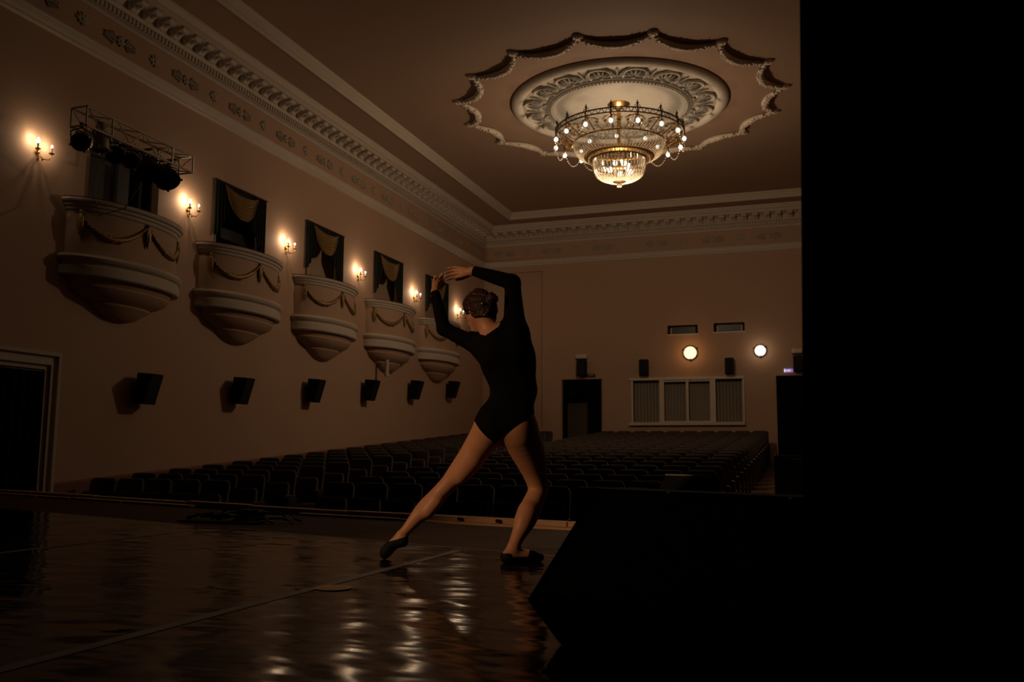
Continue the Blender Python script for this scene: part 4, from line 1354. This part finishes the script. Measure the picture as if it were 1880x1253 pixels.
class Field:
    def __init__(s, lo, hi, h):
        s.lo = np.array(lo, float); s.h = h
        s.n = np.ceil((np.array(hi) - s.lo) / h).astype(int) + 1
        s.g = np.full(s.n, 1.0, np.float32)
        s.ax = [s.lo[i] + h * np.arange(s.n[i]) for i in range(3)]

    def _blk(s, lo, hi):
        a = np.clip(np.floor((np.array(lo) - s.lo) / s.h).astype(int), 0, s.n - 1)
        b = np.clip(np.ceil((np.array(hi) - s.lo) / s.h).astype(int) + 1, 1, s.n)
        sl = tuple(slice(a[i], b[i]) for i in range(3))
        X = s.ax[0][sl[0]][:, None, None]; Y = s.ax[1][sl[1]][None, :, None]; Z = s.ax[2][sl[2]][None, None, :]
        return sl, X, Y, Z

    def _smin(s, sl, d, k):
        g = s.g[sl]
        if k <= 0: s.g[sl] = np.minimum(g, d); return
        hh = np.clip(0.5 + 0.5 * (g - d) / k, 0, 1)
        s.g[sl] = g * (1 - hh) + d * hh - k * hh * (1 - hh)

    def cap(s, a, b, ra, rb, k=.03, ys=1.0):
        a = np.array(a, float); b = np.array(b, float)
        m = max(ra, rb) * max(1, ys) + k + .02
        sl, X, Y, Z = s._blk(np.minimum(a, b) - m, np.maximum(a, b) + m)
        ab = b - a
        L2 = (ab[0] ** 2 + (ab[1] / ys) ** 2 + ab[2] ** 2) + 1e-12
        dx, dy, dz = X - a[0], (Y - a[1]) / ys, Z - a[2]
        t = np.clip((dx * ab[0] + dy * ab[1] / ys + dz * ab[2]) / L2, 0, 1)
        q = np.sqrt((dx - t * ab[0]) ** 2 + (dy - t * ab[1] / ys) ** 2 + (dz - t * ab[2]) ** 2)
        d = (q - (ra + (rb - ra) * t)) * min(1.0, ys)
        s._smin(sl, d.astype(np.float32), k)
        return s

    def ell(s, c, ax3, rad, k=.02):
        """ellipsoid with axis vectors (3x3 rows) and radii"""
        c = np.array(c); m = max(rad) + k + .02
        sl, X, Y, Z = s._blk(c - m, c + m)
        A = np.array(ax3)
        u = [((X - c[0]) * A[i][0] + (Y - c[1]) * A[i][1] + (Z - c[2]) * A[i][2]) / rad[i] for i in range(3)]
        q = np.sqrt(u[0] ** 2 + u[1] ** 2 + u[2] ** 2)
        s._smin(sl, ((q - 1) * min(rad)).astype(np.float32), k)
        return s

    def chain(s, pts, rs, k=.03, ys=1.0, sub=4):
        """tapered limb through spline-refined joints, blended once with the rest"""
        P = [np.append(np.array(p, float), r_) for p, r_ in zip(pts, rs)]
        Q = []
        for i in range(len(P) - 1):
            p0, p1, p2, p3 = P[max(i - 1, 0)], P[i], P[i + 1], P[min(i + 2, len(P) - 1)]
            for j in range(sub):
                t = j / sub
                Q.append(.5 * (2 * p1 + (p2 - p0) * t + (2 * p0 - 5 * p1 + 4 * p2 - p3) * t * t + (3 * p1 - p0 - 3 * p2 + p3) * t ** 3))
        Q.append(P[-1])
        A = np.array(Q); m = A[:, 3].max() + k + .02
        sl, X, Y, Z = s._blk(A[:, :3].min(0) - m, A[:, :3].max(0) + m)
        best = None
        for a, b in zip(Q, Q[1:]):
            ab = b[:3] - a[:3]; L2 = ab @ ab + 1e-12
            dx, dy, dz = X - a[0], Y - a[1], Z - a[2]
            t = np.clip((dx * ab[0] + dy * ab[1] + dz * ab[2]) / L2, 0, 1)
            d = np.sqrt((dx - t * ab[0]) ** 2 + (dy - t * ab[1]) ** 2 + (dz - t * ab[2]) ** 2) - (a[3] + (b[3] - a[3]) * t)
            best = d if best is None else np.minimum(best, d)
        s._smin(sl, best.astype(np.float32), k)
        return s

    def mesh(s):
        g = s.g; ins = g < 0
        n = s.n
        cnt = np.zeros(n - 1, np.int8)
        for i in (0, 1):
            for j in (0, 1):
                for k in (0, 1):
                    cnt += ins[i:n[0] - 1 + i, j:n[1] - 1 + j, k:n[2] - 1 + k]
        act = (cnt > 0) & (cnt < 8)
        idx = np.full(n - 1, -1, np.int64)
        cells = np.argwhere(act)
        idx[act] = np.arange(len(cells))
        acc = np.zeros((len(cells), 3)); num = np.zeros(len(cells))
        corners = [(i, j, k) for i in (0, 1) for j in (0, 1) for k in (0, 1)]
        for a in corners:
            for ax in range(3):
                if a[ax]: continue
                b = list(a); b[ax] = 1
                va = g[tuple((cells + a).T)]; vb = g[tuple((cells + b).T)]
                m = (va < 0) != (vb < 0)
                t = np.where(m, va / np.where(m, va - vb, 1), 0)
                p = cells + np.array(a, float); p[:, ax] += t
                acc[m] += p[m]; num[m] += 1
        V = s.lo + s.h * acc / num[:, None]
        F = []
        for ax in range(3):
            o1, o2 = (ax + 1) % 3, (ax + 2) % 3
            sl0 = [slice(1, n[i] - 1) for i in range(3)]; sl0[ax] = slice(0, n[ax] - 1)
            sl1 = list(sl0); sl1[ax] = slice(1, n[ax])
            A, B = ins[tuple(sl0)], ins[tuple(sl1)]
            e = np.argwhere(A != B)
            if not len(e): continue
            flip = A[tuple(e.T)]
            base = e.copy()
            for i in range(3):
                if i != ax: base[:, i] += 1
            def c(d1, d2):
                q = base.copy(); q[:, o1] -= d1; q[:, o2] -= d2
                return idx[tuple(q.T)]
            quad = np.stack([c(1, 1), c(0, 1), c(0, 0), c(1, 0)], 1)
            quad[~flip] = quad[~flip][:, ::-1]
            F.append(quad)
        return V, np.concatenate(F)


def np_obj(name, V, F, m, parent):
    me = bpy.data.meshes.new(name)
    me.from_pydata([tuple(v) for v in V], [], [tuple(int(i) for i in f) for f in F])
    me.validate()
    return link(name, me, m, parent, 180)


def normals(V, F):
    N = np.zeros_like(V)
    a, b, c, d = V[F[:, 0]], V[F[:, 1]], V[F[:, 2]], V[F[:, 3]]
    fn = np.cross(c - a, d - b)
    for i in range(4): np.add.at(N, F[:, i], fn)
    return N / (np.linalg.norm(N, axis=1)[:, None] + 1e-12)


def clip_mesh(V, F, val):
    """keep the part of a quad mesh with val > 0, cut along the zero line"""
    V = list(map(tuple, V)); out = []; cut = {}
    def mid(i, j):
        key = (min(i, j), max(i, j))
        if key not in cut:
            t = val[i] / (val[i] - val[j]); a, b = V[i], V[j]
            cut[key] = len(V); V.append(tuple(a[q] + (b[q] - a[q]) * t for q in range(3)))
        return cut[key]
    n0 = len(val)
    allin = (val[F] > 0).all(1); anyin = (val[F] > 0).any(1)
    for f in F[allin]: out.append(tuple(int(i) for i in f))
    for f in F[anyin & ~allin]:
        f = [int(i) for i in f]; poly = []
        for a, b in zip(f, f[1:] + f[:1]):
            if val[a] > 0: poly.append(a)
            if (val[a] > 0) != (val[b] > 0): poly.append(mid(a, b))
        if len(poly) >= 3: out.append(tuple(poly))
    used_ = sorted({i for f in out for i in f}); mp = {o: k for k, o in enumerate(used_)}
    return [V[i] for i in used_], [tuple(mp[i] for i in f) for f in out]


dancer = thing('person', 'dancer in black long-sleeved leotard seen from behind, arms arched overhead, side lunge', 'person', ROOT, -YAW)
body = Field((-.50, -.28, -.01), (.62, .42, 1.70), .0065)
# pelvis, torso
TS = .76
body.cap(J(906, 774, 4.90), J(949, 768, 4.90), .088, .088, .05, .95)
body.cap(J(908, 783, 4.86), J(908, 783, 4.86), .090, .090, .05)          # glutes
body.cap(J(948, 780, 4.86), J(948, 780, 4.86), .096, .096, .05)
body.cap(J(927, 760, 4.90), J(945, 716, 4.90), .108, .104, .05, TS)
body.cap(J(945, 716, 4.90), J(932, 664, 4.90), .106, .134, .05, TS)
body.cap(J(932, 664, 4.90), J(917, 632, 4.91), .130, .112, .05, TS)
body.cap(J(940, 665, 4.90), J(948, 618, 4.91), .100, .070, .05, TS)
body.cap(J(888, 642, 4.92), J(942, 612, 4.92), .055, .066, .05)
body.cap(J(905, 622, 4.90), J(893, 594, 4.92), .047, .043, .03)          # neck
body.cap(J(905, 655, 4.83), J(915, 640, 4.84), .05, .05, .05)            # shoulder blades
body.cap(J(948, 640, 4.83), J(948, 625, 4.84), .05, .05, .05)
# arms
RS, RE, RW = J(945, 604, 4.92), J(941, 519, 4.96), J(871, 498, 5.06)
LS, LE, LW = J(886, 640, 4.94), J(815, 604, 5.00), J(799, 539, 5.14)
body.chain([RS, RS * .5 + RE * .5, RE], [.062, .050, .041], .03)
body.chain([RE, RE * .6 + RW * .4, RW, RW + (RW - RE) * .06], [.041, .038, .0275, .026], .02)
body.chain([LS, LS * .5 + LE * .5, LE], [.054, .042, .036], .03)
body.chain([LE, LE * .6 + LW * .4, LW, LW + (LW - LE) * .06], [.036, .034, .026, .025], .02)
# legs
LL = [J(895, 796, 4.92), J(866, 838, 4.97), J(838, 872, 5.00), J(820, 893, 5.01), J(802, 911, 5.02), J(779, 936, 5.03), J(757, 961, 5.02), J(737, 984, 5.01)]
body.chain(LL, [.090, .073, .057, .047, .046, .049, .036, .0250], .035)
body.cap(J(823, 888, 5.05), J(816, 895, 5.05), .03, .03, .04)
body.cap(J(801, 922, 4.995), J(786, 940, 4.995), .036, .036, .03)          # calf
body.cap(J(868, 846, 4.95), J(846, 876, 4.97), .056, .040, .03)            # hamstring
body.cap(J(968, 938, 4.955), J(961, 955, 4.93), .045, .042, .03)
RL = [J(954, 796, 4.90), J(970, 832, 4.98), J(981, 865, 5.04), J(987, 893, 5.07), J(985, 908, 5.06), J(974, 935, 5.00), J(965, 957, 4.95), J(951, 985, 4.90), J(942, 1007, 4.87)]
body.chain(RL, [.108, .092, .071, .056, .054, .060, .055, .039, .031], .035)
body.cap(J(992, 897, 5.10), J(992, 897, 5.10), .036, .036, .04)          # knee cap
# feet
RHEEL, RTOE = J(931, 1024, 4.85), J(992, 1031, 4.93)
RHEEL[2] = .032; RTOE[2] = .022
body.chain([RL[-1], RHEEL], [.031, .030], .02)
RBALL = RHEEL * .3 + RTOE * .7; RBALL[2] = .028
body.chain([RL[-1] * .6 + RHEEL * .4 + np.array([.015, 0.01, -.01]), RBALL, RTOE], [.030, .030, .020], .02)
body.cap(RHEEL, RBALL, .029, .032, .02)
LHEEL, LBALL, LTOE = J(739.5, 995, 5.00), J(710, 1012, 5.00), J(706, 1022, 5.0)
LTOE[2] = .020
body.chain([LL[-1], LHEEL], [.025, .027], .015)
body.chain([LL[-1], LBALL, LTOE], [.026, .030, .021], .02)
body.chain([LHEEL, LHEEL * .5 + LBALL * .5 + np.array((-.004, 0, .006)), LBALL], [.026, .019, .028], .01)
# head
HC = J(880, 566, 4.95)
def nrm(v): v = np.array(v, float); return v / np.linalg.norm(v)
HF = nrm((-.62, .66, -.42)); HU = nrm((-.25, .33, .90)); HU = nrm(HU - HF * HU.dot(HF)); HS = np.cross(HF, HU)
AX = [HF, HU, HS]
def hp(f, u, s): return HC + HF * f + HU * u + HS * s
body.ell(HC, AX, (.092, .098, .074), .02)
body.cap(hp(.03, -.045, 0), hp(.068, -.095, 0), .052, .026, .03)
for sg in (-1, 1):
    body.cap(hp(.015, -.055, sg * .045), hp(.06, -.09, sg * .012), .026, .018, .02)
    body.ell(hp(-.005, -.02, sg * .075), AX, (.020, .032, .010), .008)
    body.cap(hp(.078, -.02, sg * .03), hp(.083, .005, sg * .02), .014, .012, .012)
body.cap(hp(.092, -.01, 0), hp(.110, -.042, 0), .008, .012, .012)
body.cap(hp(.088, -.066, -.016), hp(.088, -.066, .016), .010, .010, .01)
body.cap(hp(-.03, -.05, 0), J(893, 596, 4.92), .055, .043, .03)
BV, BF = body.mesh()
def relax(V, F, it):
    for _ in range(it):
        A = np.zeros_like(V); n_ = np.zeros(len(V))
        for a, b in ((0, 1), (1, 2), (2, 3), (3, 0)):
            np.add.at(A, F[:, a], V[F[:, b]]); np.add.at(A, F[:, b], V[F[:, a]])
            np.add.at(n_, F[:, a], 1); np.add.at(n_, F[:, b], 1)
        V = V * .4 + .6 * A / n_[:, None]
    return V
BV = relax(BV, BF, 7)
body.g[:, :, :1] = 1.0
keep_flat = BV[:, 2] < .0045
BV[keep_flat, 2] = .0045
BN = normals(BV, BF)


# hands
def hand(W, dirs, palm, fingers, thumb, nails):
    allp = np.array([W] + [p for f in fingers for p in f] + thumb + palm)
    fld = Field(allp.min(0) - .03, allp.max(0) + .03, .0022)
    fld.cap(W - (palm[1] - W) * .35, W, .024, .022, .01)
    fld.cap(W, palm[0], .020, .020, .02)
    for f in fingers:
        fld.cap(W + (f[0] - W) * .25, f[0], .0135, .0095, .013)
        fld.chain(f, [.0092, .0084, .0077, .0060], .004, sub=3)
    fld.cap(W + (thumb[0] - W) * .2, thumb[0], .016, .0125, .012)
    fld.chain(thumb, [.0120, .0095, .0070], .006)
    return fld.mesh()


def FJ(*pts): return [J(*p) for p in pts]
# right hand: back of the hand to the viewer, fingers reaching left, thumb below
rf = [FJ((848, 493.0, 5.10), (838, 491.2, 5.11), (831, 491.5, 5.115), (824, 493.0, 5.115)),
      FJ((846, 497.5, 5.10), (834, 496.5, 5.12), (826, 498.2, 5.125), (817.5, 501.5, 5.12)),
      FJ((846, 502.2, 5.10), (834, 502.5, 5.12), (826, 504.8, 5.125), (817.8, 508.0, 5.12)),
      FJ((848, 506.6, 5.10), (838, 508.8, 5.12), (829, 511.2, 5.12), (820, 514.0, 5.11))]
HV1, HF1 = hand(RW, None, FJ((858, 500, 5.08), (848, 500, 5.09)), rf, FJ((857, 507, 5.12), (846, 512, 5.15), (838, 514, 5.15)), None)
# left hand: fingers fanned up and to the right
lf = [FJ((795.5, 523.0, 5.18), (796.5, 517.0, 5.19), (797.6, 512.5, 5.19), (799.2, 508.0, 5.185)),
      FJ((799.5, 521.0, 5.18), (804.0, 513.5, 5.20), (808.0, 508.5, 5.20), (812.0, 503.5, 5.19)),
      FJ((803.0, 521.5, 5.18), (808.5, 514.5, 5.21), (812.5, 510.0, 5.21), (816.5, 505.8, 5.20)),
      FJ((806.2, 523.5, 5.19), (811.0, 518.0, 5.22), (814.5, 514.0, 5.22), (817.5, 510.0, 5.21))]
HV2, HF2 = hand(LW, None, FJ((799.5, 531, 5.16), (800, 524, 5.17)), lf, FJ((807, 531, 5.20), (812, 525, 5.23), (815, 519.5, 5.235)), None)
V = np.concatenate([BV, HV1, HV2]); F = np.concatenate([BF, HF1 + len(BV), HF2 + len(BV) + len(HV1)])
np_obj('body', V, F, 'skin', dancer)
m_ = MB()
def nail_at(f):
    tip, pre = f[-1], f[-2]; d = nrm(tip - pre); n_ = nrm(np.array([0, -1, .35]) - d * np.dot([0, -1, .35], d)); s2 = np.cross(d, n_)
    c = tip + d * .001 + n_ * .0052
    M = Matrix(((d[0], s2[0], n_[0], c[0]), (d[1], s2[1], n_[1], c[1]), (d[2], s2[2], n_[2], c[2]), (0, 0, 0, 1)))
    m_.ell((0, 0, 0), (.0065, .0046, .0016), 8, 5, M)
for f in rf + lf: nail_at(f)
m_.build('fingernails', 'nail', dancer, smooth=60)

# leotard: clip of the body surface, lifted a few millimetres
def img2(V):   # approximate picture coordinates of local points
    P = np.asarray(V) @ np.array([tuple(RH), tuple(FH), (0, 0, 1)]) + np.array(tuple(ROOT)) - np.array(tuple(CAM))
    z = P @ np.array(tuple(_f)); return CX + FPX * (P @ np.array(tuple(_r))) / z, CY - FPX * (P @ np.array(tuple(_u))) / z
# body-fixed cutting surfaces given by local x, z
A1, B1 = J(869, 768), J(909, 814)
A2, B2 = J(984, 756), J(911, 812)
def line_val(V, A, B, bow_):
    d = np.array((B[0] - A[0], B[2] - A[2])); L = np.linalg.norm(d); d /= L
    q = V[:, [0, 2]] - np.array((A[0], A[2]))
    t = np.clip(q @ d / L, 0, 1); s = q[:, 0] * -d[1] + q[:, 1] * d[0]
    return s - bow_ * np.sin(np.pi * t)
lv = line_val(BV, A1, B1, -.012)          # positive above the line going down right
rv = -line_val(BV, A2, B2, -.002)         # other side
hipz = J(900, 740)[2]
low = BV[:, 2] < hipz
crotch_x = J(910, 812)[0]
val = np.full(len(BV), 1.0)
leftside = BV[:, 0] < crotch_x
val = np.where(low & leftside, lv, val)
val = np.where(low & ~leftside, rv, val)
# neckline
NA, NB = J(888, 622), J(924, 596)
nd = nrm(J(892, 594, 4.92) - J(905, 622, 4.90)); nq = BV - J(904, 611, 4.90)
nax = nq @ nd; nrad = np.linalg.norm(nq - nax[:, None] * nd, axis=1)
nv = -line_val(BV, NA, NB, .0)
headpart = np.linalg.norm(BV - HC, axis=1) < .135
nape = ((nrad < .068) & (nax > -.02) & (nax < .12)) | headpart
val = np.where(nape, np.minimum(val, np.where(headpart & (nrad > .068), -1.0, nv)), val)
# wrists
def cuff(W, E):
    d = nrm(W - E); return -((BV - W) @ d), np.linalg.norm(BV - W, axis=1)
for W, E in ((RW, RE), (LW, LE)):
    cvv, dist = cuff(W, E)
    val = np.where(dist < .07, np.minimum(val, cvv), val)
lvV, lvF = clip_mesh(BV + BN * .0035, BF, val)
np_obj('leotard', lvV, lvF, 'leotard', dancer)
# slippers
def shoe(val_):
    v_, f_ = clip_mesh(BV + BN * .0035, BF, val_)
    return v_, f_
zc = BV[:, 2]
tR = np.clip((BV[:, 0] - RHEEL[0]) / (RTOE[0] - RHEEL[0]), -.5, 1.2)
topR = np.where(tR < .1, .052, np.where(tR < .62, .034, .034 + (tR - .62) * .6))
selR = (BV[:, 0] > RHEEL[0] - .06) & (BV[:, 0] < RTOE[0] + .06) & (zc < .12)
sv = np.where(selR, topR - zc, -1.0)
v_, f_ = shoe(sv); np_obj('slipper', v_, f_, 'slipper', dancer)
# left slipper: below a line from heel top to instep
HA, HB = J(744, 986, 5.0), J(712, 996, 5.0)
d_ = np.array((HB[0] - HA[0], HB[2] - HA[2])); d_ /= np.linalg.norm(d_)
q = BV[:, [0, 2]] - np.array((HA[0], HA[2]))
s_l = q[:, 0] * -d_[1] + q[:, 1] * d_[0]
selL = (BV[:, 0] < J(752, 1000, 5.0)[0]) & (zc < .16)
sv = np.where(selL, s_l, -1.0)
v_, f_ = shoe(sv); np_obj('slipper', v_, f_, 'slipper', dancer)

# hair with a low bun
hr = Field(HC - .17, HC + .17, .0032)
hr.ell(hp(-.002, .010, 0), AX, (.096, .101, .084), .01)
hr.ell(hp(-.022, -.03, 0), AX, (.074, .075, .076), .03)
hr.cap(J(890, 583, 4.90), J(900, 590, 4.91), .046, .036, .03)
BC = J(903.5, 548, 4.87)
X, Y, Z = np.meshgrid(*hr.ax, indexing='ij')
Pf = (X - HC[0]) * HF[0] + (Y - HC[1]) * HF[1] + (Z - HC[2]) * HF[2]
Pu = (X - HC[0]) * HU[0] + (Y - HC[1]) * HU[1] + (Z - HC[2]) * HU[2]
Ps = (X - HC[0]) * HS[0] + (Y - HC[1]) * HS[1] + (Z - HC[2]) * HS[2]
BA = nrm(BC - HC); B1_ = nrm(np.cross(BA, HU)); B2_ = np.cross(BA, B1_)
Pa = (X - HC[0]) * BA[0] + (Y - HC[1]) * BA[1] + (Z - HC[2]) * BA[2]
phi = np.arctan2((X - HC[0]) * B1_[0] + (Y - HC[1]) * B1_[1] + (Z - HC[2]) * B1_[2], (X - HC[0]) * B2_[0] + (Y - HC[1]) * B2_[1] + (Z - HC[2]) * B2_[2])
tw = phi + 1.6 * Pa / .1 * .35 + .12 * np.sin(45 * Pa)
hr.g += (.0022 * np.sin(tw * 13 + 1.3 * np.sin(5 * phi)) + .0013 * np.sin(tw * 37 + 2 * np.sin(7 * phi)) + .0030 * np.sin(3 * phi + 38 * Pa)).astype(np.float32)
face = np.minimum(Pf - .055 - .25 * np.maximum(Pu, 0), .05 - Pu)              # face opening
hr.g = np.maximum(hr.g, (face * .9).astype(np.float32))
under = (-(Pu + .095 - .35 * (Pf + .05)))
hr.g = np.maximum(hr.g, (under * .8).astype(np.float32))
g2 = np.sqrt((X - BC[0]) ** 2 + (Y - BC[1]) ** 2 + (Z - BC[2]) ** 2)
th = np.arctan2(Z - BC[2], X - BC[0])
bun = g2 - .033 - .0028 * np.sin(th * 3 + 260 * g2 + 30 * (Y - BC[1]))
hh_ = np.clip(.5 + .5 * (hr.g - bun) / .008, 0, 1)
hr.g = (hr.g * (1 - hh_) + bun * hh_ - .008 * hh_ * (1 - hh_)).astype(np.float32)
hr.g[0], hr.g[-1], hr.g[:, 0], hr.g[:, -1], hr.g[:, :, 0], hr.g[:, :, -1] = 1, 1, 1, 1, 1, 1
HVV, HFF = hr.mesh()
hair = np_obj('hair', HVV, HFF, 'hair', dancer)
c = J(885, 557, 4.84)
MB().tube([c + np.array((-.012, -.0, .004)), c, c + np.array((.03, .01, -.004))], .003, 6).ell(tuple(c), (.005, .005, .005), 8, 6).build('hair_pin', 'hair_pin', hair)
# face details
m_ = MB()
for sg in (-1, 1):
    p = hp(.083, -.02, sg * .032); m_.ell(tuple(p), (.012, .012, .006), 8, 6)
m_.build('eyes', 'eye_dark', dancer)
MB().ell(tuple(hp(.094, -.067, 0)), (.016, .016, .008), 8, 6).build('lips', 'lips', dancer)
# earring
MB().ell(tuple(hp(-.0, -.055, -.078)), (.004, .004, .004), 8, 6).build('earring', 'hair_pin', dancer)
